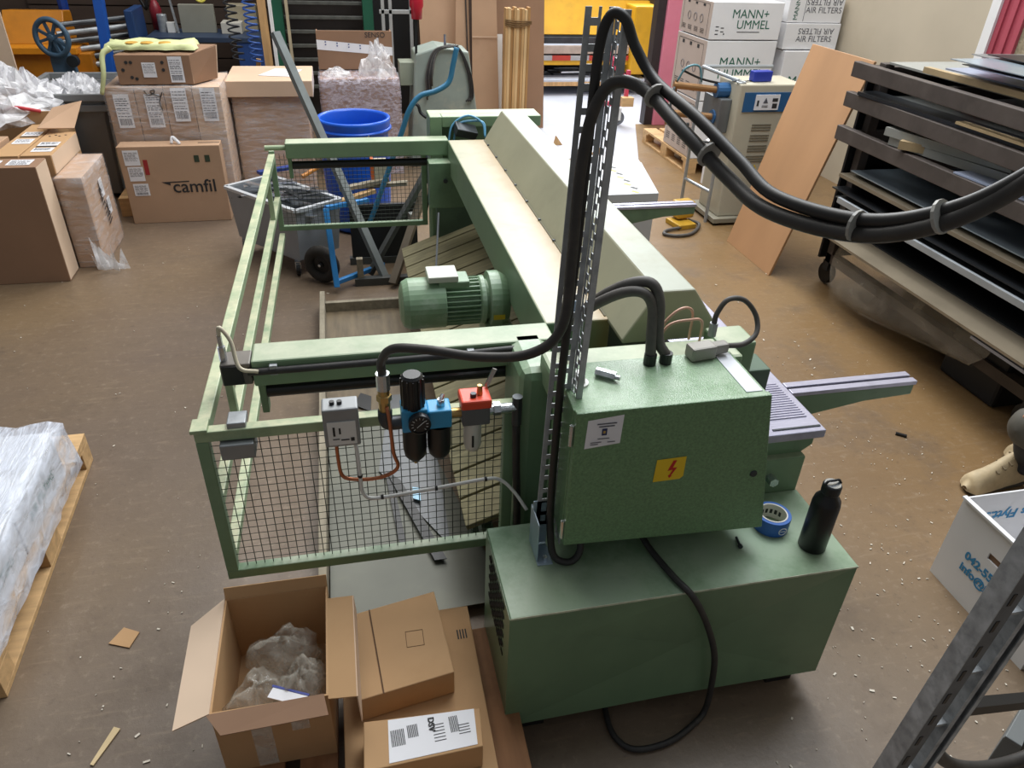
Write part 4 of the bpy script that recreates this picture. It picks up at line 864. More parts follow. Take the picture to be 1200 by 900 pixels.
# tall filmed carton with lid
tw = thing('lidded_carton', 'tall filmed carton with a telescoping lid and white paper on top', 'carton', (-.5, 6.75, 0))
MB().box(-.83, -.255, 6.45, 7.0, .0, .80).build('carton_body', CARD, tw, bevel=.004)
MB().box(-.86, -.20, 6.40, 7.06, .795, .915).build('lid', CARD_L, tw, bevel=.005)
MB().box(-.205, -.1985, 6.42, 7.04, .79, .91).build('lid_end', M('white_film_side', '#cfc6c8', .5, var=.15, scale=12), tw)
MB().poly([(-.62, 6.62, .917), (-.36, 6.56, .917), (-.28, 6.86, .917), (-.5, 6.92, .917)], .002).build('paper_sheet', PAPER, tw)
drape(-.838, -.248, 6.44, 7.01, .003, .79, 8, 8, 12, .005, 0, 9).build('stretch_film', FILM, tw, smooth=True)
# second filmed carton and open carton above
w2 = thing('filmed_carton', 'wide filmed carton behind the blue drum with crumpled film on top', 'carton', (.2, 7.2, 0))
MB().box(-.15, .53, 6.92, 7.5, .0, .83).build('carton_body', CARD_D, w2, bevel=.004)
drape(-.158, .538, 6.91, 7.51, .003, .838, 10, 8, 10, .006, 0, 10).build('stretch_film', film('film_violet', '#e6e0f0', .12, .7, 8, (3, 1, 6)), w2, smooth=True)
hp = heap('crumpled_film', .36, 7.1, .845, .17, .16, .22, FILM_C, 21, 16, 9); tag(recentre(hp), 'ball of crumpled clear film on the wide filmed carton', 'plastic film')
hp = heap('crumpled_film', -.0, 7.08, .842, .14, .12, .05, FILM_C, 22, 14, 7); tag(recentre(hp), 'flat patch of crumpled film on the wide filmed carton', 'plastic film')
o2 = thing('taped_carton', 'open brown carton with printed white tape behind the crumpled film', 'carton', (.2, 7.4, .84))
MB().box(-.15, .51, 7.30, 7.31, .845, 1.16).box(-.15, .51, 7.49, 7.5, .845, 1.14).box(-.15, -.14, 7.31, 7.49, .845, 1.15).box(.5, .51, 7.31, 7.49, .845, 1.15).box(-.14, .5, 7.31, 7.49, .845, .852).build('carton_body', CARD_D, o2)
MB().sheet((-.15, 7.298, 1.01), (.51, 7.298, .96), (.51, 7.298, 1.03), (-.15, 7.298, 1.09), .001).build('printed_tape', PAPER, o2)
dt = MB()
for i in range(6):
    for k in range(2): dt.box(-.08 + i * .1, -.068 + i * .1, 7.2955, 7.297, 1.045 + k * .022 - i * .01, 1.055 + k * .022 - i * .01)
dt.build('tape_print', M('tape_print', '#3c4a86', .6, var=.05), o2)
lettering('carton_print', 'SENSO', .06, INK, o2, (.27, 7.2985, 1.11), XX, ZZ)
# blue drum
dr = thing('blue_drum', 'bright blue open top plastic drum behind the rear guard', 'drum', (.09, 5.62, 0))
BLUE = M('drum_blue', '#1758c8', .35, var=.08, scale=4)
MB().lathe([(0, .004), (.20, .004), (.225, .03), (.235, .2), (.25, .5), (.24, .70), (.255, .74), (.262, .80), (.262, .815), (.245, .82), (.235, .80), (.228, .7), (.225, .1), (0, .08)], (.09, 5.62, 0), n=40).build('drum_body', BLUE, dr, smooth=True)
MB().torus((.09, 5.62, .745), .257, .012, 'z', 40, 8).build('drum_hoop', BLUE, dr, smooth=True)
MB().box(.155, .165, 5.365, 5.375, .70, .735).cyl((.11, 5.367, .70), (.19, 5.372, .70), .008, n=8).cyl((.18, 5.37, .70), (.18, 5.37, .745), .006, n=6).build('ring_clasp', CHROME, dr)
# grey scrap trolley
st = thing('scrap_trolley', 'grey bin trolley on castors filled with sheet metal scraps', 'trolley', (-.55, 5.1, 0))
TG = M('trolley_grey', '#8d9197', .45, var=.08, scale=5)
def wall4(m, P0, P1, zb, zt, t=.012, k=.9):
    cx = sum(p[0] for p in P0) / 4; cy = sum(p[1] for p in P0) / 4
    for i in range(4):
        a, b = Vector((*P0[i], 0)), Vector((*P0[(i + 1) % 4], 0)); c = Vector((cx, cy, 0))
        ai, bi = a + (c - a).normalized() * t * 1.4, b + (c - b).normalized() * t * 1.4
        def lo(p): return (cx + (p.x - cx) * k, cy + (p.y - cy) * k, zb)
        m.hexa([lo(a), lo(b), lo(bi), lo(ai)], [(p.x, p.y, zt) for p in (a, b, bi, ai)])
    return m
PT = [(-.80, 5.20), (-.33, 4.66), (-.05, 4.86), (-.52, 5.42)]
wall4(MB(), PT, None, .12, .46).build('bin_wall', TG, st)
MB().hexa([(-.75, 5.19, .10), (-.35, 4.73, .10), (-.12, 4.89, .10), (-.52, 5.36, .10)], [(-.75, 5.19, .125), (-.35, 4.73, .125), (-.12, 4.89, .125), (-.52, 5.36, .125)]).build('bin_floor', TG, st)
for i in range(4):
    a, b = PT[i], PT[(i + 1) % 4]; MB().bar((*a, .465), (*b, .465), .03, .02).build('rim', M('rim_pale', '#c2c5c9', .4, .2, var=.08), st)
for x, y in ((-.73, 5.17), (-.36, 4.74), (-.14, 4.9), (-.53, 5.33)):
    wh = MB().cyl((x - .012, y, .05), (x + .012, y, .05), .05, n=16).build('castor', BLACK, st); MB().box(x - .018, x + .018, y - .02, y + .02, .05, .10).build('castor_fork', CHROME, wh)
SCR = [M('scrap_bright', '#c9ced4', .25, .85, var=.15, scale=10), M('scrap_mid', '#7d8288', .3, .8, var=.2, scale=8), M('scrap_dark', '#2c2f33', .4, .6, var=.2)]
rn = random.Random(31)
lab = ['bright sheet metal scrap', 'dull sheet metal scrap', 'dark sheet metal scrap']
for i in range(26):
    u, v = rn.uniform(.12, .88), rn.uniform(.15, .85)
    p = Vector((-.80, 5.20, 0)) * (1 - u) + Vector((-.33, 4.66, 0)) * u + (Vector((.27, .2, 0))) * v * .95
    k = rn.choice((0, 0, 1, 2, 2))
    o = MB().obox((p.x, p.y, .40 + .006 * i * .8), (rn.uniform(.15, .34), rn.uniform(.02, .05), .004), rot=Euler((rn.uniform(-.2, .2), rn.uniform(-.08, .08), rn.uniform(-1.1, .4)))).build('metal_scrap', SCR[k])
    tag(recentre(o), lab[k] + ' strip lying in the grey scrap trolley', 'metal scrap', 'metal scraps in the grey trolley')
one(MB().cyl((-.28, 5.0, .58), (-.16, 5.10, .62), .014, n=10), 'screwdriver', M('handle_orange', '#c07a2a', .5, var=.1), 'orange handled screwdriver lying over scraps near blue drum', 'screwdriver')
one(MB().obox((-.42, 5.23, .57), (.34, .05, .02), rz=.5), 'blue_strip', M('strip_blue', '#2a3f86', .4, .2, var=.1), 'dark blue strip lying over the scraps in grey trolley', 'metal scrap')
# hand truck
ht = thing('hand_truck', 'blue tubular hand truck with pneumatic wheel behind the rear guard', 'hand truck', (.2, 4.75, 0))
HB = M('truck_blue', '#2f7fc0', .4, var=.1, scale=8, dirt='#235a86', dirt_amt=.4)
HB2 = M('truck_teal', '#2f6f92', .45, var=.1, scale=8)
MB().tube([(.74, 4.92, 1.38), (.715, 4.91, 1.28), (.685, 4.90, 1.18), (.60, 4.89, 1.13), (.50, 4.89, 1.10), (.43, 4.88, 1.02), (.36, 4.87, .85), (.18, 4.86, .41), (.13, 4.86, .30)], .017, n=12).build('handle_tube', HB2, ht, smooth=True)
MB().bar((-.14, 4.60, .50), (-.115, 4.42, .04), .035, .03).build('side_tube', HB, ht, bevel=.004)
MB().bar((-.14, 4.60, .50), (.13, 4.84, .46), .03, .03).build('cross_tube', HB, ht, bevel=.004)
MB().bar((-.12, 4.45, .06), (.20, 4.70, .06), .03, .03).build('axle_tube', HB, ht, bevel=.004)
def wheel(cx, cy, cz, rz):
    def turn(m):
        R = Matrix.Rotation(rz, 3, 'Z'); c = Vector((cx, cy, cz)); m.v = [c + R @ (p - c) for p in m.v]; return m
    W = turn(MB().torus((cx, cy, cz), .09, .036, 'y', 32, 12)).build('tyre', M('tyre_rubber', '#2a2622', .8, var=.15, bump=.4, bscale=40), ht, smooth=True)
    turn(MB().lathe([(0, -.022), (.02, -.022), (.022, -.014), (.06, -.010), (.066, -.02), (.066, .02), (0, .02)], (cx, cy, cz), 'y', 24)).build('rim', M('rim_black', '#191a1c', .35, .3, var=.1), W)
    turn(MB().lathe([(0, -.036), (.010, -.034), (.012, -.022)], (cx, cy, cz), 'y', 12)).build('hub_cap', CHROME, W)
wheel(-.20, 4.60, .128, -.55)
# ------------------------------------------------------------ steel struts and clutter behind the rear guard
ZINC = M('zinc_grey', '#7f8688', .45, .35, var=.12, scale=10)
one(MB().bar((-.34, 5.05, 1.44), (.20, 4.55, .02), .055, .03), 'steel_flat_bar', ZINC, 'long grey steel bar leaning past the blue drum towards the floor', 'steel bar')
fr_ = thing('steel_stand', 'dark steel stand of crossed struts beneath the rear guard', 'steel stand', (.35, 4.7, 0))
DG = M('dark_grey_paint', '#4d4f4e', .5, .3, var=.15, scale=8)
MB().bar((.50, 4.80, .62), (.10, 4.62, .03), .045, .03).build('strut', DG, fr_)
MB().bar((.52, 4.85, .55), (.24, 4.45, .03), .05, .03).build('strut', M('brown_strut', '#665b4c', .6, var=.2), fr_)
MB().box(.0, .42, 4.50, 4.55, .0, .05).build('foot_bar', DG, fr_); MB().box(-.02, .42, 4.85, 4.90, .0, .05).build('foot_bar', DG, fr_)
MB().box(.02, .06, 4.52, 4.56, .05, .18).build('peg', GREYWOOD, fr_)
MB().box(.0, .45, 4.86, 4.89, .05, .42).build('back_plate', M('black_plate', '#26282a', .5, .3, var=.2, scale=6), fr_)
one(MB().cyl((.36, 5.0, 0), (.36, 5.0, .30), .09, n=16), 'black_tub', BLACK, 'black tub standing on the floor by the steel stand', 'tub')
for i, (x, y, z, l_, rz, mt, lb_) in enumerate(((.12, 5.05, .50, .34, .2, GREYWOOD, 'grey wooden batten lying over the stand beneath the rear guard'), (.22, 5.12, .47, .40, -.25, GREYWOOD, 'weathered plank lying askew over the stand under the guard'), (.05, 4.98, .44, .3, .45, WOOD, 'pale wooden stick resting against the blue hand truck'))):
    one(MB().obox((x, y, z), (l_, .05, .025), rot=Euler((0, -.12, rz))), 'wooden_batten', mt, lb_, 'batten')
bx_ = thing('orange_box', 'small orange and grey box resting beside the blue drum', 'box', (.24, 5.1, .52))
MB().box(.19, .28, 5.08, 5.18, .52, .64).build('box_body', M('box_pale', '#b9b09a', .6, var=.1), bx_, bevel=.003); MB().box(.17, .19, 5.08, 5.18, .52, .66).build('box_end', M('box_orange', '#c8642c', .5, var=.1), bx_, bevel=.002)
one(MB().obox((.50, 4.95, .52), (.05, .05, .62), rot=Euler((.15, .30, 0))), 'dark_post', M('dark_green_post', '#25352c', .5, var=.15), 'dark green post leaning behind the mesh by the bearing plate', 'post')
one(MB().obox((.56, 5.0, .55), (.035, .035, .5), rot=Euler((.1, .15, 0))), 'black_bar', BLACK, 'black square bar leaning beside the dark green post', 'steel bar')
one(MB().obox((.42, 4.75, .35), (.07, .04, .09), rz=.3), 'white_block', WHITE_P, 'small white plastic block hanging under the rear guard rail', 'block')
# ------------------------------------------------------------ orange rolling machine, flywheel tool, blue column
om = thing('rolling_machine', 'orange plate rolling machine with steel rolls at the hall end', 'machine', (-2.8, 8.9, 0))
ORA = M('machine_orange', '#c07a1a', .45, var=.1, scale=4, dirt='#8f5a16', dirt_amt=.4)
MB().box(-3.15, -2.35, 8.55, 9.0, .06, .78).build('machine_body', ORA, om, bevel=.01); MB().box(-2.62, -2.36, 8.4, 8.55, .06, .55).build('step_cover', ORA, om, bevel=.01)
MB().box(-3.2, -2.45, 8.48, 8.95, .78, .84).build('top_ledge', M('orange_bright', '#d98a1c', .45, var=.1), om, bevel=.006)
MB().prism([(8.7, .84), (9.15, .84), (9.15, 1.1), (8.9, 1.12)], 'x', -3.15, -2.6).build('gear_cover', ORA, om, bevel=.01)
for i in range(6):
    MB().cyl((-2.62, 8.62 - .02 * i, 1.02 - i * .075), (-1.95, 9.02 - .02 * i, 1.06 - i * .075), .026, n=12).build('steel_roll', STEEL if i % 2 else M('roll_dark', '#5a5d60', .35, .7, var=.15), om)
MB().box(-2.0, -1.92, 8.7, 9.2, .1, 1.15).build('end_housing', M('end_blue', '#1f3f6e', .5, var=.1), om, bevel=.01)
MB().box(-3.05, -2.45, 8.6, 8.95, 0, .06).build('plinth', BLACK, om)
one(MB().box(-3.28, -3.1, 8.3, 8.42, .84, 1.0), 'white_canister', WHITE_P, 'white canister on the orange rolling machine ledge', 'canister')
fw = thing('flywheel_tool', 'blue grey hand bench tool with spoked flywheel on a stand', 'machine tool', (-2.5, 8.0, 0))
FB = M('tool_blue', '#3f5a70', .45, var=.12, scale=6)
def turned(m, c, rz):
    R = Matrix.Rotation(rz, 3, 'Z'); c = Vector(c); m.v = [c + R @ (p - c) for p in m.v]; return m
wc = (-2.48, 7.98, 1.0)
fwheel = turned(MB().torus(wc, .15, .024, 'y', 32, 8), wc, -.3).build('flywheel', FB, fw, smooth=True)
sp = MB()
for i in range(4):
    t = i * math.pi / 4 + .3; sp.bar((wc[0] - .145 * math.cos(t), wc[1], wc[2] - .145 * math.sin(t)), (wc[0] + .145 * math.cos(t), wc[1], wc[2] + .145 * math.sin(t)), .024, .02, up=(0, 1, 0))
turned(sp, wc, -.3).build('spokes', FB, fwheel); turned(MB().lathe([(0, -.035), (.03, -.03), (.035, .03)], wc, 'y', 12), wc, -.3).build('hub', FB, fwheel)
MB().prism([(-2.56, .62), (-2.36, .62), (-2.38, .80), (-2.44, .98), (-2.53, .98), (-2.56, .8)], 'y', 8.02, 8.12).build('tool_body', FB, fw, bevel=.01)
MB().lathe([(0, -.03), (.05, -.03), (.05, .03)], (-2.36, 8.0, .80), 'y', 16).build('gear', M('gear_dark', '#22282c', .5, .3, var=.1), fw)
MB().box(-2.64, -2.30, 7.92, 8.2, .58, .63).build('tool_bed', FB, fw, bevel=.006)
for x, y in ((-2.60, 7.98), (-2.36, 7.98), (-2.60, 8.14), (-2.36, 8.14)): MB().bar((x, y, .58), (x + (-.03 if x < -2.5 else .03), y, 0), .045, .045).build('stand_leg', M('leg_dark', '#343b42', .5, .2, var=.1), fw)
one(MB().bar((-2.22, 8.42, 0), (-2.03, 8.42, 2.6), .085, .10, up=(0, 1, 0)), 'blue_column', M('column_blue', '#1f58b4', .4, var=.1, scale=4), 'blue painted steel column leaning beside the filmed cartons', 'column', bevel=.004)
one(MB().tube([(-2.7, 9.3, 0), (-2.7, 9.3, 1.5)], .05, smooth=False), 'blue_pipe', M('pipe_blue', '#1a3c8a', .4, var=.1), 'dark blue pipe standing behind the orange rolling machine', 'pipe')
ha = thing('drill_stand', 'small black wheeled tool with yellow parts beside the blue column', 'tool', (-2.2, 8.9, 0))
MB().bar((-2.22, 8.75, .62), (-2.18, 8.75, .06), .03, .03).build('stand_leg', BLACK, ha); MB().lathe([(0, -.015), (.05, -.015), (.05, .015), (0, .015)], (-2.17, 8.74, .05), 'x', 14).build('castor', BLACK, ha)
MB().box(-2.33, -2.24, 8.7, 8.8, .3, .62).build('tool_head', M('tool_yellow', '#b98f2c', .5, var=.2, scale=12), ha, bevel=.006); MB().cyl((-2.17, 8.75, .52), (-2.02, 8.76, .52), .05, n=12).build('tool_motor', M('pipe_blue', '#1a3c8a'), ha)
one(MB().box(-3.5, -2.70, 7.58, 7.60, 0, 1.7), 'cardboard_sheet', M('cardboard_pinkish', '#d6bda4'), 'tall pale cardboard sheet standing upright before the orange rolling machine', 'cardboard sheet')
# ------------------------------------------------------------ work bench with clutter
wbn = thing('work_bench', 'dark blue topped work bench behind the cartons', 'work bench', (-1.5, 9.2, 0))
MB().box(-1.88, -.72, 8.85, 9.5, .84, .89).build('bench_top', M('bench_blue', '#2a3a52', .5, var=.1), wbn, bevel=.004)
for x in (-1.86, -.80):
    for y in (8.9, 9.42): MB().box(x, x + .05, y, y + .05, 0, .84).build('bench_leg', M('bench_blue', '#2a3a52'), wbn)
MB().box(-1.84, -.78, 8.92, 9.45, .25, .28).build('lower_shelf', DG, wbn)
MB().box(-1.0, -.74, 8.86, 8.9, .6, .84).build('drawer', M('drawer_blue', '#1d3f78', .5, var=.1), wbn, bevel=.004)
gp = thing('sheet_metal_guard', 'plain grey metal panel standing on the work bench', 'panel', (-1.38, 9.2, .89))
MB().box(-1.57, -1.22, 9.18, 9.26, .89, 1.16).build('panel_face', M('panel_grey', '#8f8f84', .5, .2, var=.06), gp, bevel=.004); MB().bar((-1.60, 9.15, .89), (-1.66, 9.15, 1.5), .02, .02).build('panel_stand', STEEL, gp)
one(MB().lathe([(0, 0), (.05, 0), (.05, .16), (.045, .17), (.0, .17)], (-1.76, 9.25, .89), n=18), 'steel_canister', STEEL, 'shiny steel canister on the work bench beside the grey panel', 'canister', smooth=False)
one(MB().lathe([(0, 0), (.055, 0), (.06, .2), (.03, .28), (0, .29)], (-1.84, 9.42, .89), n=16), 'red_bottle', M('bottle_red', '#7e1f2c', .4, var=.1), 'dark red bottle at the end of the work bench', 'bottle', smooth=True)
one(MB().obox((-1.67, 9.2, .94), (.08, .08, .1)), 'white_box', WHITE_P, 'small white box between steel canister and grey panel', 'box', bevel=.004)
one(MB().bar((-1.88, 9.7, 0), (-1.94, 9.8, 1.9), .03, .03), 'broom', WOOD_Y, 'wooden broom stick leaning against the dark siding', 'broom')
one(MB().box(-1.16, -.95, 9.1, 9.35, .89, 1.0), 'parts_tray', M('tray_white', '#b9b6ac', .6, var=.1), 'pale parts tray on the bench by the coiled hoses', 'tray', bevel=.006)
one(MB().box(-1.1, -.8, 9.3, 9.5, .89, 1.15), 'beige_case', M('case_beige', '#a0967e', .6, var=.1), 'beige case at the back of the work bench', 'case', bevel=.01)
one(MB().tube([(-1.42, 9.3, 1.35), (-1.40, 9.28, 1.22), (-1.34, 9.27, 1.18), (-1.29, 9.28, 1.22), (-1.27, 9.3, 1.35)], .013, n=6), 'hanging_rope', M('cord_yellow', '#d2c654', .5, var=.1), 'loop of yellow rope hanging above the grey panel', 'rope', smooth=True)
one(MB().tube([(-2.15, 9.6, 1.5), (-2.0, 9.58, 1.15), (-1.95, 9.56, 1.1), (-1.93, 9.58, 1.5)], .018, n=6), 'hanging_cable', BLACK, 'loop of black cable hanging on the dark siding', 'cable', smooth=True)
def coil(x, y, z0, z1, r, turns, tr, mat, name, label):
    pts = [(x + r * math.cos(t * .6) + .03 * (t / (turns * 10.47)), y + r * math.sin(t * .6), z1 + (z0 - z1) * t / (turns * 10.47)) for t in range(int(turns * 10.47) + 1)]
    return one(MB().tube(pts, tr, n=5, smooth=False), name, mat, label, 'coiled hose', smooth=True)
coil(-.90, 7.7, .86, 2.2, .05, 24, .008, M('coil_black', '#2a2c30', .45, var=.1), 'coiled_hose', 'black spiral hose hanging from above the cartons')
coil(-.73, 7.6, .86, 2.2, .05, 26, .009, M('coil_blue', '#3a62b0', .4, var=.1), 'coiled_hose', 'blue spiral hose hanging beside the wooden post')
one(MB().bar((-.60, 7.62, 0), (-.60, 7.62, 2.4), .07, .05, up=(0, 1, 0)), 'wooden_post', WOOD_Y, 'upright wooden post beside the blue spiral hose', 'wooden post')
one(MB().box(-.545, -.52, 7.6, 7.7, 0, 2.4), 'white_strip', M('white_trim', '#e6e6e6'), 'narrow white board standing beside the wooden post', 'board')
one(MB().bar((-.70, 7.75, .86), (-.85, 7.75, 0), .04, .04), 'brown_stick', WOOD_Y, 'short brown stick leaning behind the blue spiral hose', 'stick')
# ------------------------------------------------------------ dark roller rack with green uprights
rk = thing('bar_rack', 'black rack of horizontal steel bars between green uprights', 'rack', (-.1, 9.1, 0))
DGR = M('upright_green', '#1f5a44', .45, var=.1)
MB().box(-.62, -.50, 8.95, 9.1, 0, 2.4).build('upright', DGR, rk, bevel=.004); MB().box(.33, .44, 8.95, 9.1, 0, 2.4).build('upright', DGR, rk, bevel=.004)
MB().box(-.50, .33, 9.25, 9.28, 0, 2.4).build('back_panel', M('rack_dark', '#2a2320', .7, var=.2, scale=5), rk)
for i in range(9): MB().box(-.50, .33, 9.02, 9.07, .35 + i * .14, .385 + i * .14).build('bar', M('bar_grey', '#5a5c58', .5, .3, var=.2, scale=14), rk, bevel=.004)
MB().box(-.47, -.44, 8.9, 8.95, 0, 2.2).build('edge_strip', M('strip_cream', '#b9ac90', .6, var=.1), rk)
al = thing('aluminium_frame', 'white aluminium ladder frame beside the black bar rack', 'ladder', (.7, 8.9, 0))
for x in (.52, .60, .82): MB().box(x, x + .035, 8.85, 8.9, 0, 1.8).build('stile', M('aluminium', '#c3c5c6', .35, .5, var=.08), al, bevel=.003)
for z in (.5, 1.13): MB().box(.50, .86, 8.85, 8.89, z, z + .04).build('rung', M('aluminium', '#c3c5c6'), al, bevel=.003)
one(MB().box(.45, .95, 9.3, 9.35, 0, 2.0), 'black_board', M('panel_black', '#17181a', .6, var=.1), 'black panel standing behind the aluminium ladder frame', 'panel')
# ------------------------------------------------------------ grey machine column
gc_ = thing('column_machine', 'tall grey painted column machine with coiled cable and red handle', 'machine', (.95, 7.3, 0))
GP = M('column_grey', '#8f9a92', .5, var=.1, scale=5, dirt='#b9b3a0', dirt_amt=.5, dirt_scale=6)
MB().prism([(.62, 0), (1.34, 0), (1.18, 1.02), (.90, 1.06), (.70, 1.0)], 'y', 7.12, 7.5).build('column_body', GP, gc_, bevel=.015)
MB().box(.56, .72, 7.2, 7.4, .72, .92).build('side_box', M('side_box_grey', '#8a9080', .5, var=.08), gc_, bevel=.006)
for k in range(5):
    t = MB().tube([(1.0 + .02 * k, 7.1 - .008 * k, 1.08), (.86 + .01 * k, 7.09, 1.03), (.79 + .012 * k, 7.08 - .01 * k, .85), (.79 + .012 * k, 7.08, .62 + .03 * k)], .008, n=6).build('cable', RUBBER if k % 2 else SLV, gc_, smooth=True)
for k in range(3):
    MB().tube([(1.0, 7.1, 1.08), (1.10, 7.1, 1.02 + .01 * k), (1.17 + .012 * k, 7.1, .84), (1.19 + .015 * k, 7.1, .66), (1.15 + .02 * k, 7.09, .60)], .008, n=6).build('cable', RUBBER, gc_, smooth=True)
MB().cyl((.97, 7.15, 1.05), (.97, 7.15, 1.16), .012, n=8).build('eye_bolt', CHROME, gc_)
MB().bar((.70, 7.15, .75), (.72, 7.15, 1.30), .02, .02).build('handle_rod', BLACK, gc_)
MB().lathe([(0, 0), (.045, 0), (.05, .08), (.06, .10), (.06, .3), (0, .32)], (.725, 7.15, 1.28), n=14).build('red_handle', M('handle_red', '#c01a34', .35, var=.06), gc_, smooth=True)
MB().tube([(.66, 7.05, .60), (.70, 7.03, .58), (.72, 7.02, .52), (.77, 7.0, .48)], .014, n=6).build('lever', BLACK, gc_, smooth=True); MB().tube([(.72, 6.98, .30), (.66, 6.97, .27), (.60, 6.97, .20)], .014, n=6).build('lever', BLACK, gc_, smooth=True)
# ------------------------------------------------------------ cardboard sheets and batten bundle
def leaf(name, label, pts, mat, t=.012): return one(MB().poly(pts, t), name, mat, label, 'cardboard sheet')
leaf('cardboard_sheet', 'wide brown cardboard sheet leaning on the dark siding beside grey column', [(.92, 8.55, 0), (1.42, 8.55, 0), (1.42, 8.85, 1.9), (.90, 8.85, 1.9)], CARD)
leaf('cardboard_sheet', 'brown cardboard sheet with a dark taped edge leaning beside the wide sheet', [(1.22, 8.35, 0), (1.42, 8.35, 0), (1.40, 8.6, 1.9), (1.30, 8.6, 1.9)], CARD)
MBt = MB().bar((1.40, 8.32, .02), (1.36, 8.57, 1.9), .02, .012); one(MBt, 'striped_strap', M('strap_dark', '#3a332e', .6, var=.5, scale=40), 'dark striped strap hanging between two leaning cardboard sheets', 'strap')
leaf('cardboard_sheet', 'tall folded brown cardboard sheet with horizontal crease left of the battens', [(1.42, 8.28, 0), (1.72, 8.28, 0), (1.66, 8.45, 1.9), (1.42, 8.45, 1.9)], CARD)
one(MB().bar((1.42, 8.34, .98), (1.69, 8.34, .98), .004, .012), 'crease_strip', CARD_L, 'pale torn crease across the folded cardboard sheet', 'cardboard strip')
leaf('white_plank', 'narrow white panel standing between cardboard sheet and battens', [(1.69, 8.32, .2), (1.75, 8.32, .2), (1.75, 8.4, 1.0), (1.69, 8.4, 1.0)], M('white_trim', '#e6e6e6'))
leaf('cardboard_sheet', 'pale brown cardboard sheet behind the batten bundle at the doorway', [(1.78, 8.5, 0), (2.28, 8.5, 0), (2.24, 8.7, 1.9), (1.66, 8.7, 1.9)], CARD_D)
bt = []
rn = random.Random(3)
bwood = [WOOD_Y, M('pine_dark', '#a87f4f', .7, var=.2, scale=3, stretch=(10, 10, 1)), M('pine_light', '#d3b283', .7, var=.18, scale=3, stretch=(10, 10, 1))]
for i in range(9):
    o = one(MB().box(1.70 + i * .0285, 1.70 + i * .0285 + .026, 8.0 + rn.uniform(-.01, .01), 8.10, 0, 1.29 + rn.uniform(-.02, .01)), 'batten', bwood[(i * 2) % 3], 'long thin wooden batten standing in the tied bundle at the doorway', 'batten', group='tied bundle of battens')
tw_ = MB()
for k in range(4): tw_.tube([(1.69, 7.985, 1.14 + k * .015), (1.83, 7.98, 1.12 + k * .018), (1.965, 7.985, 1.15 + k * .008)], .006, n=5)
one(tw_, 'bundle_tie', M('twine', '#6f5330', .8, var=.2), 'brown twine tied around the bundle of battens', 'twine')
# ------------------------------------------------------------ yard hall beyond the doorway
YEL = M('machine_yellow', '#d9a520', .45, var=.12, scale=3, dirt='#b98a20', dirt_amt=.5, dirt_scale=4)
ym = thing('yellow_press', 'large yellow sheet folding machine seen through the doorway', 'machine', (3.5, 10.8, 0))
MB().sheet((2.72, 10.5, .72), (4.35, 10.5, .72), (4.35, 10.75, 1.12), (2.76, 10.75, 1.12), .02).build('sloping_panel', YEL, ym, bevel=.004)
MB().box(2.6, 4.45, 10.45, 11.0, .62, .70).build('bed', STEEL_DARK, ym, bevel=.006); MB().box(2.56, 4.45, 10.40, 10.46, .50, .60).build('clamp_beam', M('beam_pale', '#b9a89a', .5, var=.15, scale=12), ym, bevel=.004)
for i in range(7): MB().box(2.6 + i * .26, 2.86 + i * .26, 10.38, 10.41, .42, .48).build('safety_stripe', M('stripe_red', '#b83a2c', .5, var=.1) if i % 2 else M('stripe_grey', '#a9a9a9', .5, var=.1), ym)
MB().box(2.56, 4.45, 10.40, 10.46, .36, .42).build('yellow_rail', YEL, ym); MB().box(2.55, 4.2, 10.25, 11.0, .17, .20).build('lower_shelf', M('shelf_blue_white', '#c3cad6', .45, var=.08), ym); MB().box(2.55, 4.2, 10.24, 10.26, .12, .17).build('shelf_edge', WOOD_Y, ym)
for x in (2.56, 4.3): MB().box(x, x + .12, 10.5, 10.95, 0, 1.3).build('side_frame', M('frame_dark', '#2a2624', .5, var=.1), ym, bevel=.004)
MB().box(3.95, 4.45, 10.3, 10.75, .25, 1.1).build('control_box', YEL, ym, bevel=.02)
MB().box(2.6, 4.4, 10.9, 10.95, 0, .45).build('back_cover', M('cover_black', '#1b1a1a', .6, var=.1), ym)
MB().box(2.7, 4.4, 10.8, 11.1, 1.12, 1.5).build('top_beam', M('rust_brown', '#5a3a28', .6, var=.2, scale=5), ym, bevel=.006)
for i, (x, z, l_) in enumerate(((2.75, .21, .7), (2.9, .235, .6), (3.0, .26, .35))): one(MB().obox((x + l_ / 2, 10.6, z), (l_, .3, .018), rz=.05 * i), 'sheet_offcut', SCR[(i + 1) % 3], ['wide dull sheet lying lowest on the shelf of yellow machine', 'dark sheet lying across the wide dull sheet on shelf', 'short bright sheet lying uppermost on the shelf of yellow machine'][i], 'metal sheet')
pt = thing('pallet_jack', 'red pallet jack fork with white castor in the doorway', 'pallet jack', (3.2, 8.6, 0))
MB().lathe([(.04, -.02), (.075, -.02), (.08, -.01), (.08, .01), (.075, .02), (.04, .02), (.04, -.02)], (3.20, 8.55, .085), 'y', 20).build('castor_tyre', M('castor_grey', '#6f7276', .6, var=.1), pt)
MB().box(3.17, 3.23, 8.52, 8.58, .06, .20).build('castor_fork', WHITE_P, pt, bevel=.004)
MB().bar((3.05, 8.65, .23), (3.3, 8.62, .23), .06, .05).build('fork_bar', M('jack_red', '#c2415a', .45, var=.1), pt); MB().bar((3.12, 8.9, .75), (3.30, 8.62, .45), .05, .05).bar((3.30, 8.62, .2), (3.30, 8.62, .6), .05, .04).build('handle_bar', M('jack_red', '#c2415a'), pt)
MB().box(3.22, 3.36, 8.50, 8.60, .22, .32).build('wooden_chock', WOOD, pt, bevel=.003)
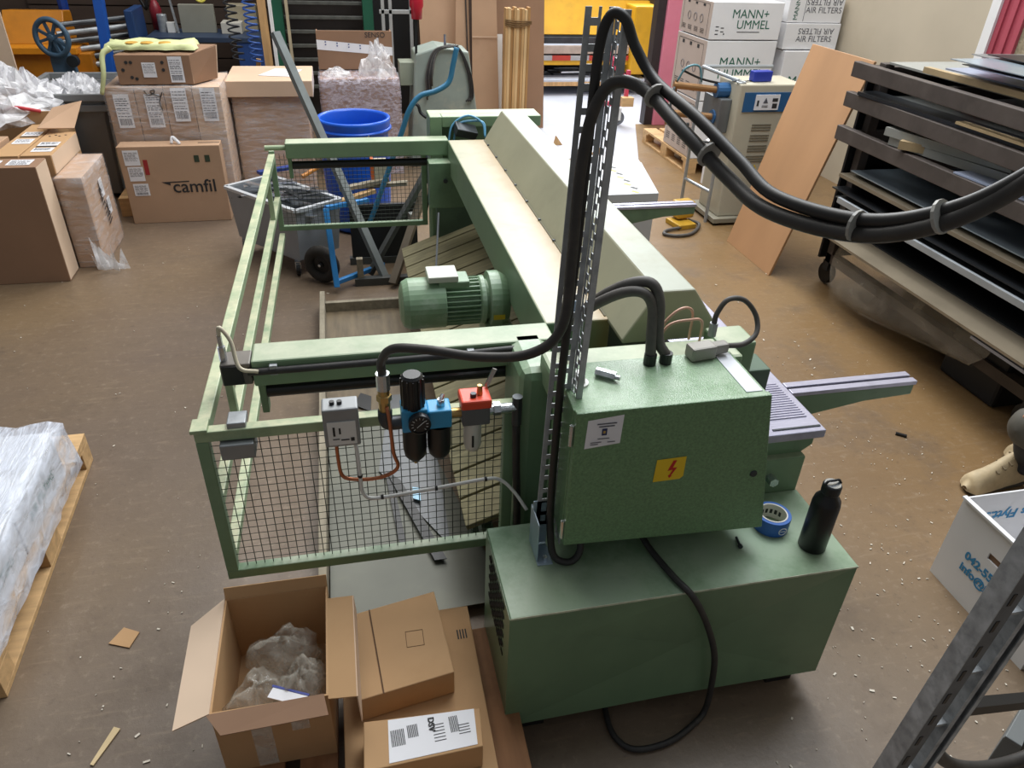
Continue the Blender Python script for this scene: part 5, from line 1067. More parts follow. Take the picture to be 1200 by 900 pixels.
for i, (x, y) in enumerate(((2.22, 7.75), (2.45, 7.35), (2.56, 7.36))):
    one(MB().prism([(x, 0.0), (x + .09, 0.0), (x + .02, .09)], 'y', y, y + .06), 'wood_wedge', WOOD_Y, ['pale wood wedge lying behind the hood of the shear', 'small wood wedge on a white board, nearer of a pair to the hood', 'small wood wedge on a white board, of a pair, nearer to the slotted boxes'][i], 'wedge')
one(MB().poly([(2.25, 6.95, .004), (2.9, 6.9, .004), (2.95, 7.25, .004), (2.3, 7.3, .004)], .01), 'white_board', PAPER, 'white board lying flat on the floor towards the doorway', 'board')
one(MB().obox((2.33, 6.55, .05), (.35, .2, .1), rz=.15), 'brown_block', CARD_D, 'brown block on the floor behind the hood of the shear', 'block', bevel=.004)
# white carton behind the shear
WCART = M('white_carton_grey', '#c6c9cc', .6, var=.03)  # greyer white than the other white cartons
wc_ = thing('white_carton', 'flat topped white carton with black and yellow tape behind the shear', 'carton', (1.75, 4.6, 0))
q = [(1.40, 4.30), (1.925, 4.30), (2.06, 4.94), (1.50, 4.98)]
MB().hexa([(a, b_, 0) for a, b_ in q], [(a, b_, .56) for a, b_ in q]).build('carton_body', WCART, wc_, bevel=.004)
q2 = [(1.39, 4.285), (1.935, 4.285), (2.07, 4.955), (1.49, 4.995)]
MB().hexa([(a, b_, .565) for a, b_ in q2], [(a, b_, .625) for a, b_ in q2]).build('lid', WCART, wc_, bevel=.003)
for i in range(9):
    a = Vector((1.80, 4.97, .626)).lerp(Vector((1.79, 4.285, .626)), (i + .1) / 9); 
    MB().obox((a.x + .02 * (i % 2) - .0, a.y - .03, .6262), (.022, .05, .0012), rz=.6).build('warning_tape', M('tape_black', '#23211c', .5, var=.1) if i % 2 else M('tape_yellow', '#cdbb52', .5, var=.1), wc_)
# ------------------------------------------------------------ foot pedal
fp_ = thing('foot_pedal', 'yellow hooded foot pedal with grey cable on the floor', 'foot pedal', (2.62, 5.35, 0))
YP = M('pedal_yellow', '#b8902c', .5, var=.15, scale=12)
MB().obox((2.62, 5.30, .02), (.16, .20, .04), rz=.2).build('pedal_base', YP, fp_, bevel=.006); MB().obox((2.65, 5.36, .12), (.16, .12, .14), rz=.2).build('pedal_hood', YP, fp_, bevel=.02)
MB().tube([(2.70, 5.34, .03), (2.76, 5.25, .02), (2.62, 5.08, .015), (2.48, 5.05, .015), (2.40, 5.10, .015), (2.45, 5.17, .015), (2.58, 5.2, .02)], .013, n=8).build('pedal_cable', SLV, fp_, smooth=True)
# ------------------------------------------------------------ filter cartons on pallets by the doorway
TXG = M('print_dark_green', '#1f5f4c', .6, var=.03)
KR = M('kraft_grey_print', '#b7a79d', .7, var=.05, scale=4)
pallet('pallet', 'wooden pallet under the stacked white filter cartons', 3.24, 6.62, rz=0)
def wbox(label, x0, x1, y0, y1, z0, z1, lines=(), tx=.05, size=.1, side=None, col=None):
    T = thing('filter_carton', label, 'carton', ((x0 + x1) / 2, (y0 + y1) / 2, z0))
    MB().box(x0, x1, y0, y1, z0, z1).build('carton_body', col or CARD_WHITE, T, bevel=.004)
    for k, (s, dz, sz, c) in enumerate(lines): lettering('carton_print', s, sz, c, T, (x0 + tx, y0, z1 - dz), (1, 0, 0), (0, 0, 1), bold=0)
    if side:
        MB().box(x0 - .002, x0, y0 + .004, y1 - .004, z0 + .004, z1 - .004).build('side_face', KR, T)
        side(T, x0 - .0025, y0, y1, z0, z1)
    return T
def side_print(T, x, y0, y1, z0, z1):
    h, w = z1 - z0, y1 - y0; L = []
    for k in range(3): L.append((w * (.2 + .25 * k), h * .84, w * .07, h * .06))
    for k in range(4): L += [(w * (.1 + .2 * k), h * .12 + j * h * .035, w * .12, h * .012) for j in range(4)]
    L += [(w * .08, h * .08, w * .006, h * .84), (w * .90, h * .08, w * .006, h * .84), (w * .08, h * .92, w * .82, h * .008)]
    rects((x, y1, z0), (0, -1, 0), (0, 0, 1), L, .0006).build('side_print', INK, T)
    ar = MB()
    for k in range(3): ar.torus((x - .0006, y0 + w * (.3 + .2 * k), z0 + h * .5), w * .05, .003, 'x', 12, 4)
    ar.build('handling_symbol', PRINT, T)
T1 = wbox('white filter carton with green maker name, topmost, half covered name', 3.25, 3.93, 6.62, 7.28, 1.20, 1.50, (('MANN+', .125, .10, TXG), ('  UMMEL', .21, .10, TXG)), .19, side=side_print)
rects((3.28, 6.62, 1.24), (1, 0, 0), (0, 0, 1), [(.02, 0, .03, .008), (.02, .03, .03, .008), (.02, .06, .03, .008), (.07, .02, .03, .008), (.07, .05, .03, .008), (.10, 0, .012, .012), (.23, .02, .22, .006)], .0008).build('small_print', INK, T1)
T2 = wbox('white filter carton with large green maker name, beneath the topmost one', 3.25, 3.93, 6.62, 7.28, .68, 1.19, (('MANN+', .215, .115, TXG), ('HUMMEL', .315, .115, TXG)), .14, side=side_print)
T3 = wbox('plain white filter carton standing on the pallet under the printed ones', 3.25, 3.93, 6.62, 7.28, .15, .67, (('filtration', .2, .05, PRINT),), .12, side=side_print)
A1 = wbox('narrow white air filter carton with upright text, topmost beside the wall', 4.0, 4.55, 6.66, 7.3, 1.34, 1.56, (('AIR FILTERS', .14, .07, PRINT), ), .17)
lettering('upright_print', 'MANN', .06, TXG, A1, (4.10, 6.66, 1.36), (0, 0, 1), (-1, 0, 0))
lettering('mirrored_print', 'AIR FILTERS', .07, PRINT, A1, (4.53, 6.66, 1.53), (-1, 0, 0), (0, 0, -1))
MB().box(4.16, 4.164, 6.6585, 6.66, 1.35, 1.55).build('print_rule', PRINT, A1)
A2 = wbox('white air filter carton with text printed twice, one line upside down', 4.0, 4.55, 6.64, 7.3, 1.12, 1.335, (('AIR FILTERS', .15, .07, PRINT),), .12)
lettering('mirrored_print', 'AIR FILTERS', .07, PRINT, A2, (4.49, 6.64, 1.295), (-1, 0, 0), (0, 0, -1))
A3 = wbox('large white filter carton with green maker name beneath the air filter cartons', 4.02, 4.56, 6.60, 7.3, .55, 1.11, (('MANN+', .30, .125, TXG), ('HUMMEL', .42, .125, TXG)), .08)
A4 = wbox('white filter carton on the floor under the large named one', 4.02, 4.56, 6.62, 7.3, 0, .54, (), .1)
tl = thing('tilted_carton', 'white filter carton tipped over against the pallet beneath spot welder arms', 'carton', (3.4, 6.2, 0))
mt = MB().obox((3.55, 6.18, .40), (.50, .34, .34), rot=Euler((.15, -.62, .1))); mt.build('carton_body', CARD_WHITE, tl, bevel=.004)
lettering('carton_print', 'MANN', .09, TXG, tl, (3.60, 6.0, .35), (.8, -.05, .58), (-.58, .1, .8), lift=.03)
wl = thing('small_white_carton', 'small white carton with numerals on the floor under the tipped carton', 'carton', (3.4, 6.1, 0))
MB().box(3.27, 3.62, 5.98, 6.35, 0, .20).build('carton_body', CARD_WHITE, wl, bevel=.004); lettering('numerals', '73', .09, INK, wl, (3.46, 5.98, .07), (1, 0, 0), (0, 0, 1), bold=.003)
# ------------------------------------------------------------ spot welder
sw = thing('spot_welder', 'cream spot welding machine with blue control strip and two copper arms', 'welding machine', (3.2, 5.6, 0))
CR = M('welder_cream', '#b9b3a0', .5, var=.05, scale=3)
MB().box(2.93, 3.45, 5.30, 5.66, .06, 1.075).build('welder_body', CR, sw, bevel=.01); MB().box(2.88, 3.50, 5.25, 5.72, .02, .06).build('base_frame', M('welder_base', '#8d8878', .5, var=.1), sw, bevel=.004)
for x in (2.92, 3.4):
    for y in (5.3, 5.66): MB().cyl((x, y, 0), (x, y, .025), .03, n=10).build('foot', BLACK, sw)
MB().box(2.97, 3.42, 5.293, 5.30, .88, 1.02).build('control_strip', M('welder_blue', '#2a5c8c', .45, var=.05), sw)
cp_ = MB().box(3.06, 3.26, 5.286, 5.293, .895, 1.005).build('control_panel', PAPER, sw)
rects((3.06, 5.286, .895), (1, 0, 0), (0, 0, 1), [(.015, .03, .016, .04), (.14, .06, .045, .025), (.145, .012, .04, .035), (.06, .02, .05, .004), (.06, .03, .05, .004)], .0008).build('panel_marks', INK, cp_)
MB().add([(3.125, 5.2845, .945), (3.165, 5.2845, .945), (3.145, 5.2845, .985)], [(0, 1, 2)]).build('panel_triangle', PRINT, cp_)
for g in range(4):
    for k in range(3): MB().box(3.08, 3.24, 5.296, 5.30, .50 + g * .08 + k * .02, .508 + g * .08 + k * .02).build('vent_slot', M('slot_grey', '#6d685a', .7, var=.05), sw)
ws = MB().add([(3.11, 5.2975, .38), (3.23, 5.2975, .38), (3.17, 5.2975, .48)], [(0, 1, 2)]).build('warning_triangle', M('sign_yellow', '#e6c21c'), sw)
MB().add([(3.165, 5.2965, .45), (3.178, 5.2965, .45), (3.17, 5.2965, .425), (3.18, 5.2965, .425), (3.163, 5.2965, .39), (3.168, 5.2965, .415), (3.158, 5.2965, .415)], [(0, 6, 5, 4, 3, 2, 1)]).build('warning_bolt', INK, ws)
BR = M('copper_arm', '#a07a52', .4, .5, var=.15)
for z, x0 in ((1.0, 2.50), (.80, 2.46)):
    MB().cyl((x0, 5.55, z + .03), (2.86, 5.5, z), .026, n=12).build('electrode_arm', BR, sw); MB().cyl((2.83, 5.5, z), (2.95, 5.5, z), .055, n=14).build('arm_clamp', M('welder_blue', '#2a5c8c'), sw)
    MB().cyl((x0 + .02, 5.55, z - .06), (x0 + .02, 5.55, z + .07), .012, n=8).build('electrode', BR, sw)
MB().box(2.84, 2.93, 5.4, 5.7, .70, .95).build('arm_housing', M('housing_steel', '#777c80', .4, .5, var=.1), sw, bevel=.006)
MB().tube([(2.52, 5.54, 1.06), (2.56, 5.5, 1.16), (2.66, 5.5, 1.17), (2.70, 5.5, 1.06)], .008, n=6).build('water_hose', M('hose_teal', '#5a8a96', .45, var=.08), sw, smooth=True)
MB().tube([(2.54, 5.53, 1.14), (2.70, 5.5, 1.08), (2.90, 5.5, 1.04)], .009, n=6).build('water_hose', BLACK, sw, smooth=True)
MB().tube([(2.50, 5.53, 1.02), (2.49, 5.52, .85), (2.58, 5.5, .70), (2.75, 5.5, .62), (2.92, 5.5, .60)], .009, n=6).build('water_hose', M('hose_grey', '#54585a', .5, var=.1), sw, smooth=True)
MB().tube([(2.64, 5.5, .76), (2.66, 5.48, .66), (2.78, 5.48, .52), (2.92, 5.48, .50)], .011, n=6).build('water_hose', BLACK, sw, smooth=True)
for p0, p1 in (((2.80, 5.72, 1.13), (3.4, 5.72, 1.13)), ((2.80, 5.72, 1.13), (2.95, 5.40, 1.085)), ((2.80, 5.72, 0), (2.80, 5.72, 1.13)), ((2.86, 5.35, 0), (2.86, 5.35, .55)), ((2.86, 5.35, .25), (2.80, 5.72, .25)), ((2.86, 5.35, .55), (2.80, 5.72, .55))):
    MB().cyl(p0, p1, .014, n=8).build('tube_frame', M('tube_zinc', '#a3aab0', .4, .5, var=.1), sw)
one(MB().obox((3.14, 5.42, 1.115), (.16, .07, .075), rz=.1), 'blue_holder', M('holder_blue', '#2438a0', .4, var=.08), 'dark blue tool holder on top of the spot welder', 'tool holder', bevel=.008)
sc = thing('scissors', 'pair of scissors lying on the spot welder beside the blue holder', 'scissors', (2.98, 5.4, 1.065))
for y in (5.36, 5.44): MB().torus((2.955, y, 1.082), .03, .006, 'z', 18, 6).build('finger_ring', STEEL, sc, smooth=True)
MB().bar((2.97, 5.38, 1.082), (3.08, 5.42, 1.084), .014, .004).build('blade', BLACK, sc)
# ------------------------------------------------------------ leaning wooden board
BW = M('beech_veneer', '#b68c66', .55, var=.1, scale=3, stretch=(1, 1, .12), dirt='#a97d55', dirt_amt=.3)
o = MB().hexa([(2.85, 4.28, 0), (2.868, 4.28, 0), (2.868, 4.93, 0), (2.85, 4.93, 0)], [(3.212, 4.262, 1.405), (3.23, 4.262, 1.402), (3.23, 4.955, 1.402), (3.212, 4.955, 1.405)]).build('wooden_board', BW, None, bevel=.002)
tag(recentre(o), 'tall beech veneered board leaning on the end of the sheet rack', 'board')
# ------------------------------------------------------------ sheet rack
rk = thing('sheet_rack', 'deep steel rack with dark shelf beams stacked with metal sheets', 'rack', (3.7, 2.6, 0))
RB = M('rack_beam_dark', '#534b47', .6, .2, var=.2, scale=7, dirt='#6a625c', dirt_amt=.4, dirt_scale=6)
XA, XB, YA, YB = 3.04, 4.3, 2.26, 4.22
for z in (1.33, 1.16, .96):
    MB().box(XA, XA + .05, YA, YB, z, z + .085).build('shelf_beam', RB, rk, bevel=.004); MB().box(XB - .05, XB, YA, YB, z, z + .085).build('shelf_beam', RB, rk, bevel=.004)
    for y in (2.3, 2.9, 3.5, 4.1): MB().box(XA + .05, XB - .05, y, y + .05, z + .01, z + .07).build('cross_bar', RB, rk)
for x in (XA + .12, XB - .14):
    for y in (2.32, 4.08): MB().box(x, x + .06, y, y + .06, .16, 1.42).build('upright', RB, rk, bevel=.003)
for z in (.44, .62):
    for y in (2.32, 3.2, 4.08): MB().box(XA + .12, XB - .1, y, y + .06, z - .05, z).build('cross_bar', RB, rk)
MB().box(XA + .12, XB - .1, 2.32, 2.38, .16, .22).box(XA + .12, XA + .18, 2.32, 4.14, .16, .22).build('base_frame', RB, rk)
for x in (XA + .15, XB - .11):
    for y in (2.36, 4.12):
        c_ = MB().lathe([(0, -.02), (.07, -.02), (.075, -.012), (.075, .012), (.07, .02), (0, .02)], (x, y, .078), 'x', 18).build('castor', BLACK, rk); MB().box(x - .03, x + .03, y - .03, y + .03, .10, .165).build('castor_fork', STEEL_DARK, c_)
MB().box(XA - .02, XA, 2.28, 4.0, .62, .655).build('edge_angle', M('edge_white', '#aab0b6', .4, .4, var=.12, scale=10), rk, bevel=.002)
MB().box(XB - .02, XB, YA, YB, .18, 1.40).build('back_sheet', M('rack_back', '#24272c', .45, .4, var=.15, scale=3), rk)
MB().box(XA + .08, XB - .05, 4.15, 4.17, .18, 1.40).build('end_sheet', M('rack_back', '#24272c'), rk)
SH = {'blue': M('sheet_bluish', '#aab4cc', .3, .35, var=.06), 'bright': M('sheet_bright', '#a9b8c4', .25, .5, var=.1, scale=3), 'dark': M('sheet_dark', '#35383c', .35, .6, var=.15, scale=4),
      'mid': M('sheet_mid', '#858989', .35, .25, var=.12, scale=4), 'low': M('sheet_brownish', '#8d8270', .38, .35, var=.12, scale=4), 'tan': M('board_tan', '#b09a76', .6, var=.12, scale=4, dirt='#8d7450', dirt_amt=.4), 'grey': M('sheet_paint_grey', '#9b9c97', .45, .1, var=.06)}
def sheet(label, x0, x1, y0, y1, z, t, kind, rz=0.0, rx=0.0, ry=0.0):
    y0 = max(y0, 2.28); y1 = max(y1, y0 + .35)
    return one(MB().obox(((x0 + x1) / 2, (y0 + y1) / 2, z + t / 2), (x1 - x0, y1 - y0, t), rot=Euler((rx, ry, rz))), 'metal_sheet', SH[kind], label, 'metal sheet')
# top shelf
sheet('tan wooden strip along the edge of the topmost rack shelf', 3.16, 3.20, 2.55, 3.75, 1.432, .03, 'tan', .03)
sheet('wide grey sheet lying across the topmost rack shelf', 3.2, 4.25, 2.6, 4.1, 1.418, .012, 'grey', .02)
sheet('bluish white sheet on the wide grey sheet of topmost shelf', 3.25, 3.95, 2.55, 3.7, 1.458, .008, 'blue', .04)
sheet('dark narrow sheet beneath the tan strip on the topmost shelf', 3.06, 3.4, 1.6, 2.5, 1.418, .02, 'dark', .1)
sheet('bright sheet lying askew over the dark narrow sheet on topmost shelf', 3.08, 3.8, 1.2, 2.45, 1.45, .008, 'bright', -.15)
sheet('dull sheet askew over the bright one on topmost shelf', 3.4, 4.2, 1.1, 2.5, 1.462, .006, 'mid', .2)
sheet('pale grey sheet near the red door on topmost shelf', 3.5, 4.28, 2.0, 3.2, 1.472, .006, 'grey', -.1)
one(MB().sheet((4.05, 3.86, 1.43), (4.12, 3.60, 1.43), (4.30, 3.66, 1.63), (4.22, 3.93, 1.63), .006), 'upright_sheet', M('sheet_putty', '#8f8672', .5, .2, var=.06), 'small putty grey plate standing against the beige wall', 'metal plate')
one(MB().poly([(3.75, 3.0, 1.485), (3.95, 2.55, 1.485), (4.25, 2.55, 1.70), (4.12, 2.95, 1.72)], .006), 'bent_sheet', SH['mid'], 'bent grey sheet sticking up on topmost shelf before the red door', 'metal sheet')
one(MB().cyl((3.8, 2.35, 1.5), (4.4, 2.75, 1.95), .014, n=8), 'steel_pipe', STEEL, 'thin steel pipe leaning up from the topmost shelf beside bent sheet', 'pipe')
one(MB().cyl((4.2, 2.9, 1.48), (4.5, 3.2, 2.1), .012, n=8), 'cream_pipe', M('pipe_cream', '#c9bda0', .5, var=.06), 'thin cream pipe leaning on the rough wall by the red door', 'pipe')
hp = heap('film_scrap', 3.95, 3.3, 1.48, .11, .13, .05, FILM_C, 40, 12, 6); tag(recentre(hp), 'scrap of clear film on the topmost shelf by the bent sheet', 'plastic film')
rn = random.Random(17)
KN = ['grey', 'blue', 'mid', 'bright', 'dark']; ADJ = {'grey': 'pale grey painted', 'blue': 'bluish', 'mid': 'dull steel', 'bright': 'bright steel', 'dark': 'dark steel'}
for k in range(10):
    kd = KN[k % 5]; y = 2.3 + k * .09; x = 3.08 + rn.uniform(0, .35)
    sheet(ADJ[kd] + ' offcut lying loose among sheets on topmost rack shelf, ' + ('turned askew' if k < 5 else 'lying straight'), x, x + rn.uniform(.3, .8), y, y + rn.uniform(.35, .8), 1.480 + k * .007, .004, kd, rn.uniform(.15, .4) * (1 if k % 2 else -1) if k < 5 else rn.uniform(-.05, .05), 0, rn.uniform(-.01, .02))
# second shelf
sheet('dark flat bar stack along the edge of second shelf', 3.06, 3.2, 2.6, 4.1, 1.247, .02, 'dark', .04)
sheet('dull sheet on the second shelf beneath the topmost beam', 3.2, 4.1, 2.7, 4.0, 1.25, .006, 'mid', .0)
sheet('bright folded sheet on the second shelf', 3.12, 3.7, 1.9, 2.9, 1.262, .05, 'bright', .12)
sheet('dark box section lying on second shelf next to bright folded sheet', 3.08, 3.5, 1.3, 2.4, 1.25, .07, 'dark', -.05)
sheet('tan edged strip lying on second shelf beam', 3.06, 3.12, 2.1, 3.3, 1.268, .012, 'tan', .02)
# third shelf
sheet('pale grey box section lying on third shelf, lower of three', 3.12, 3.20, 2.95, 3.75, 1.05, .045, 'grey', .18)
sheet('pale grey box section lying on third shelf, upper of three', 3.11, 3.19, 3.0, 3.78, 1.097, .045, 'grey', .22)
sheet('putty brown box section crossing the two pale ones on third shelf', 3.24, 3.31, 2.9, 3.7, 1.06, .045, 'tan', .62)
sheet('wide dark sheet on the third shelf', 3.2, 4.2, 1.2, 3.9, 1.047, .006, 'dark')
sheet('bright curled sheet on the third shelf', 3.1, 3.6, 1.9, 2.6, 1.06, .01, 'bright', .35, 0, .08)
sheet('bluish sheet edge on third shelf beam', 3.07, 3.3, 2.2, 3.2, 1.048, .008, 'blue', .06)
# lower bays: sheets lying and leaning
sheet('large bright polished sheet lying below the third shelf', 3.10, 4.2, 1.1, 4.05, .80, .006, 'bright')
sheet('tan edged board beneath the large polished sheet', 3.06, 4.2, 1.1, 4.1, .755, .02, 'low')
sheet('dark sheet between tan edged board and white angle', 3.05, 4.2, 1.1, 4.12, .675, .008, 'dark')
sheet('dull sheet on the lower cross bars of the rack', 3.08, 4.2, 1.0, 4.1, .62, .006, 'mid')
sheet('wide tan board lying lowest in the rack, sticking out', 2.92, 4.2, 1.0, 4.16, .44, .014, 'low')
sheet('dark sheet lying on the lowest tan board', 3.12, 4.2, 1.1, 4.0, .456, .006, 'dark')
sheet('thin grey sheet beneath the lowest tan board', 2.96, 4.2, 1.0, 3.3, .42, .012, 'grey')
sheet('narrow pale strip under the lowest tan board edge', 2.95, 3.05, 1.2, 2.6, .40, .014, 'blue')
# plastic sheet hanging, things under the rack
pf = MB()
P_ = [[(3.10, 3.95, .40), (3.05, 3.75, .42), (3.06, 3.2, .41), (3.04, 2.5, .40)], [(3.03, 3.92, .22), (3.0, 3.72, .2), (3.03, 3.2, .24), (3.04, 2.6, .28)], [(3.02, 3.80, .05), (3.02, 3.55, .03), (3.05, 3.2, .10), (3.06, 2.7, .18)], [(3.12, 3.66, .02), (3.2, 3.42, .02), (3.2, 3.1, .08), (3.2, 2.7, .16)]]
for r_ in P_: pf.v += [Vector(p) for p in r_]
for i in range(3):
    for j in range(3): pf.f.append((i * 4 + j, i * 4 + j + 1, (i + 1) * 4 + j + 1, (i + 1) * 4 + j))
o = pf.build('plastic_sheet', film('dull_poly', '#b9b6ae', .22, .5, 6), None, smooth=True, sub=2); tag(recentre(o), 'sagging translucent plastic sheet hanging beneath the rack', 'plastic sheet')
tb_ = thing('black_trestle', 'black painted trestle foot beneath the near end of the rack', 'trestle', (3.3, 2.4, 0))
NV = M('navy_black', '#14161d', .55, var=.1)
MB().box(3.18, 3.5, 2.55, 2.95, 0, .30).build('trestle_body', NV, tb_, bevel=.02); MB().box(3.25, 3.4, 2.2, 2.4, .02, .38).build('trestle_leg', NV, tb_, bevel=.006); MB().cyl((3.26, 2.3, .02), (3.36, 2.28, .38), .014, n=8).build('trestle_rod', STEEL_DARK, tb_)
sheet('grey flat case lying on the floor beneath the rack', 3.75, 4.1, 2.5, 4.0, .0, .14, 'mid')
one(MB().obox((2.55, 2.42, .006), (.05, .014, .012), rz=-.7), 'black_peg', BLACK, 'small black peg lying on the floor before the crouching person', 'peg')
# ------------------------------------------------------------ white removal box
wb_ = thing('removal_box', 'white open removal carton with blue lettering and a slotted handhold', 'carton', (2.35, 1.4, 0))
x0, y0, y1, x1, h = 2.085, 1.16, 1.615, 2.62, .375; t = .006
MB().box(x0, x1, y0, y1, 0, t).box(x0 + t, x1, y1 - t, y1, t, h).box(x0 + t, x1, y0, y0 + t, t, h).box(x1 - t, x1, y0 + t, y1 - t, t, h).build('carton_body', CARD_WHITE, wb_)
hy0, hy1, hz0, hz1 = 1.33, 1.44, .245, .272
MB().box(x0, x0 + t, y0, y1, t, hz0).box(x0, x0 + t, y0, y1, hz1, h).box(x0, x0 + t, y0, hy0, hz0, hz1).box(x0, x0 + t, hy1, y1, hz0, hz1).build('handhold_side', CARD_WHITE, wb_)
MB().box(x0 + t + .002, x0 + t + .006, 1.29, 1.48, .20, .32).build('handhold_shade_card', CARD_D, wb_)  # brown card added so the handhold opening looks shaded
MB().box(x0 - .012, x0 + t, y0, y1, h, h + .008).build('rim_flap', CARD_WHITE, wb_)
BL = M('print_blue', '#2f86b8', .55, var=.04)
lettering('phone_number', '042-55 77 ', .046, BL, wb_, (x0, 1.515, .175), (0, -1, 0), (0, 0, 1), bold=.0015)
lettering('mail_address', 'info@icdfl', .046, BL, wb_, (x0, 1.515, .122), (0, -1, 0), (0, 0, 1), bold=.0015)
lettering('inside_print', 'as Flytt.se', .06, BL, wb_, (2.42, y1 - t, .285), (-1, 0, 0), (0, 0, -1), bold=.0015)
# ------------------------------------------------------------ crouching person at the edge of the picture
PE = thing('person', 'person crouching in dark work trousers, knee pads and light boots beside the removal carton', 'person', (2.85, 2.0, 0))
TR = M('trouser_dark', '#2b2d33', .8, var=.15, scale=20, bump=.2, bscale=60)
def skin_mesh(name, verts, edges, radii, mat, parent, root=0, sub=2):
    me = bpy.data.meshes.new(name); off = Vector(parent['_o'])
    me.from_pydata([tuple(Vector(v) - off) for v in verts], edges, []); me.materials.append(mat)
    o = bpy.data.objects.new(name, me); COL.objects.link(o); o.parent = parent; o['_o'] = list(off)
    md = o.modifiers.new('skin', 'SKIN'); md.use_smooth_shade = True
    for i, r in enumerate(radii):
        sv = me.skin_vertices[0].data[i]; sv.radius = (r, r) if not isinstance(r, tuple) else r; sv.use_root = (i == root)
    s_ = o.modifiers.new('round', 'SUBSURF'); s_.levels = sub; s_.render_levels = sub
    return o
V_ = [(3.02, 2.02, .36), (3.0, 2.02, .52), (2.96, 2.02, .72), (2.92, 2.02, .86), (2.89, 2.02, .92), (2.86, 2.02, .97),   # 0 pelvis .. 5 head base
      (3.04, 2.12, .36), (3.0, 2.16, .55), (3.22, 2.14, .12), (3.16, 2.14, .07),                                       # far leg 6..9
      (3.02, 1.92, .36), (2.66, 1.93, .38), (2.84, 2.0, .12), (2.80, 2.0, .075),                                        # near leg 10..13
      (2.92, 2.20, .84), (2.98, 2.22, .62), (2.98, 2.10, .62), (2.92, 1.84, .84), (2.86, 1.80, .62), (2.72, 1.88, .52),  # arms 14..19
      (2.83, 2.02, 1.04), (2.82, 2.02, 1.11)]
E__ = [(0, 1), (1, 2), (2, 3), (3, 4), (4, 5), (5, 20), (20, 21), (0, 6), (6, 7), (7, 8), (8, 9), (0, 10), (10, 11), (11, 12), (12, 13), (3, 14), (14, 15), (15, 16), (3, 17), (17, 18), (18, 19)]
R__ = [.15, .14, .15, .14, .07, .055, .09, .075, .05, .045, .09, .075, .052, .048, .06, .048, .035, .06, .048, .035, .085, .08]
skin_mesh('body', V_, E__, R__, TR, PE)
SK = M('skin', '#b98468', .55, var=.06)
hd_ = MB().lathe([(0, -.12), (.05, -.11), (.075, -.05), (.08, .02), (.07, .08), (.04, .115), (0, .12)], (2.80, 2.02, 1.09), n=20).build('head', SK, PE, smooth=True)
MB().lathe([(.083, .0), (.086, .04), (.075, .095), (.042, .125), (0, .13)], (2.805, 2.02, 1.09), n=20).build('hair', M('hair_brown', '#3a2a1c', .7, var=.2, scale=40), hd_, smooth=True)
MB().prism([(2.715, 1.06), (2.69, 1.065), (2.722, 1.11)], 'y', 2.01, 2.03).build('nose', SK, hd_, bevel=.004)
for y in (1.99, 2.05): MB().lathe([(0, -.008), (.008, -.006), (.009, 0)], (2.728, y, 1.105), 'x', 8).build('eye', INK, hd_)
MB().box(2.722, 2.73, 2.0, 2.04, 1.035, 1.042).build('mouth', M('lip', '#8a4a40', .5, var=.05), hd_)
for y in (1.938, 2.102): MB().lathe([(0, -.006), (.022, -.004), (.024, .006), (0, .008)], (2.81, y, 1.09), 'y', 10).build('ear', SK, hd_)
KP = M('knee_pad', '#4f4c44', .75, var=.15, scale=14)
for kx, y, z in ((2.665, 1.925, .385), (2.99, 2.16, .56)):
    m_ = MB().lathe([(.095, .03), (.09, -.02), (.07, -.055), (.035, -.078), (0, -.084)], (kx, y, z), 'x', 20); m_.build('knee_pad', KP, PE, smooth=True)
BO = M('boot_tan', '#b9a684', .65, var=.18, scale=18); SO = M('boot_sole', '#3a3732', .7, var=.1)
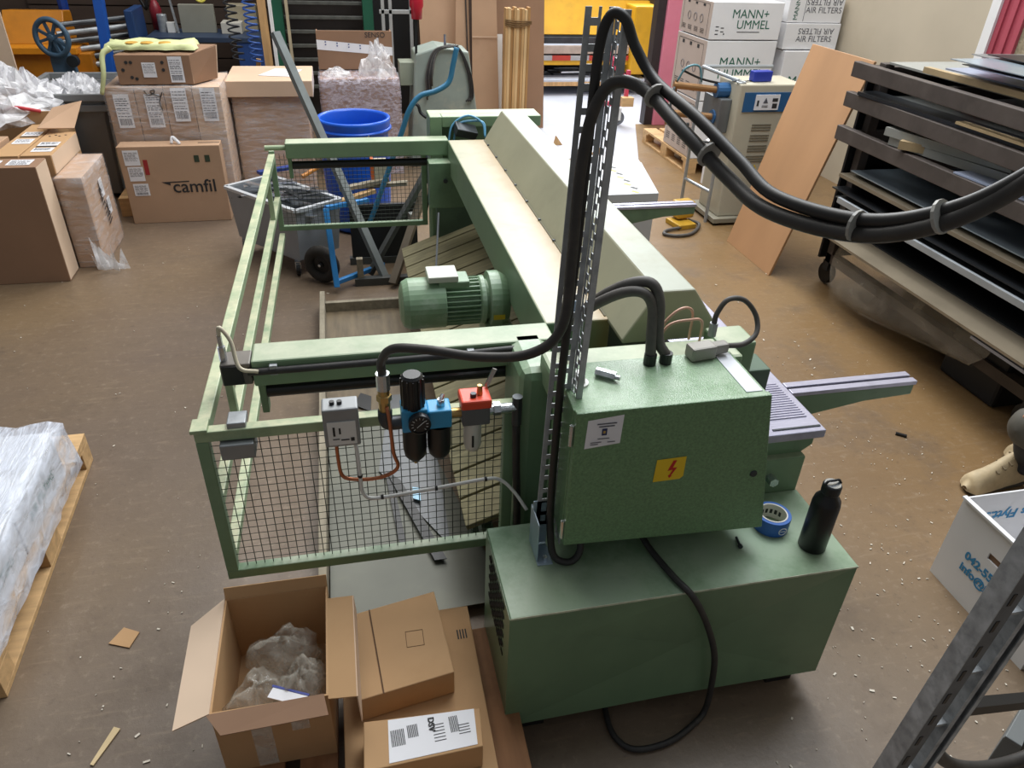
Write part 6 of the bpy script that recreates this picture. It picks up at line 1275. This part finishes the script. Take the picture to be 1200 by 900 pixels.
for bx0, y, ro in ((2.575, 2.0, .12), (2.94, 2.15, .05)):
    pr = [(-.022, .03, .022), (-.012, .10, .042), (.0, .14, .068), (.03, .085, .052), (.08, .095, .05), (.13, .12, .046), (.18, .15, .045), (.24, .16, .045), (.285, .11, .042)]
    m_ = MB(); n = 12
    for (d, hh, w_) in pr:
        for j in range(n):
            a = math.pi * j / (n - 1); m_.v.append(Vector((bx0 + d, y + d * ro + w_ * math.cos(a) * (.75 if d < .02 else 1), .018 + (hh * (.55 if d < .02 else 1)) * math.sin(a))))
    for i in range(len(pr) - 1):
        for j in range(n - 1): m_.f.append((i * n + j, i * n + j + 1, (i + 1) * n + j + 1, (i + 1) * n + j))
    m_.f.append(tuple(range(n))); m_.f.append(tuple(reversed(range((len(pr) - 1) * n, len(pr) * n))))
    bo = m_.build('boot', BO, PE, smooth=True)
    MB().hexa([(bx0 - .005, y - .035, 0), (bx0 + .285, y - .02 + .29 * ro - .03, 0), (bx0 + .285, y + .05 + .29 * ro, 0), (bx0 - .005, y + .04, 0)], [(bx0 - .005, y - .04, .022), (bx0 + .29, y - .02 + .29 * ro - .035, .022), (bx0 + .29, y + .055 + .29 * ro, .022), (bx0 - .005, y + .045, .022)]).build('sole', SO, bo, bevel=.008)
    la = MB()
    for k in range(4): la.bar((bx0 + .095 + k * .03, y - .03 + k * .004, .108 + k * .016), (bx0 + .105 + k * .03, y + .035 + k * .004, .11 + k * .016), .008, .006)
    la.build('laces', M('lace', '#6a5c44', .8, var=.1), bo)
def hand(px, py, pz, dirx, name='hand'):
    v = [(px, py, pz), (px - .05, py, pz - .01), (px - .085, py, pz - .02)]; e = [(0, 1), (1, 2)]; r = [.028, (.038, .02), (.036, .018)]
    for k, (dy, ln) in enumerate(((-.03, .065), (-.01, .075), (.011, .07), (.03, .055))):
        b0 = len(v); v += [(px - .10, py + dy, pz - .022), (px - .10 - ln * .5, py + dy * 1.1, pz - .034), (px - .10 - ln * .85, py + dy * 1.15, pz - .062)]; e += [(2, b0), (b0, b0 + 1), (b0 + 1, b0 + 2)]; r += [.010, .009, .008]
    b0 = len(v); s_ = 1 if dirx else -1; v += [(px - .04, py + s_ * .04, pz - .015), (px - .075, py + s_ * .062, pz - .03), (px - .10, py + s_ * .066, pz - .045)]; e += [(1, b0), (b0, b0 + 1), (b0 + 1, b0 + 2)]; r += [.012, .010, .009]
    skin_mesh(name, v, e, r, SK, PE, 0, 1)
hand(2.72, 1.88, .52, True); hand(2.98, 2.10, .62, False)
# ------------------------------------------------------------ tidy helper properties
for o in list(bpy.data.objects):
    if '_o' in o: del o['_o']
for o in bpy.data.objects:
    if o.parent and o.name.split('.')[0] in ('notice_text', 'barcode', 'panel_marks', 'printed_text', 'side_print', 'small_print', 'handling_symbol', 'scale_marks', 'dial_marks', 'tape_print', 'core_print', 'punched_holes', 'vent_grille', 'ribbed_strip', 'cable_clip', 'torn_film', 'carton_print', 'upright_print', 'mirrored_print'):
        o['kind'] = 'stuff'
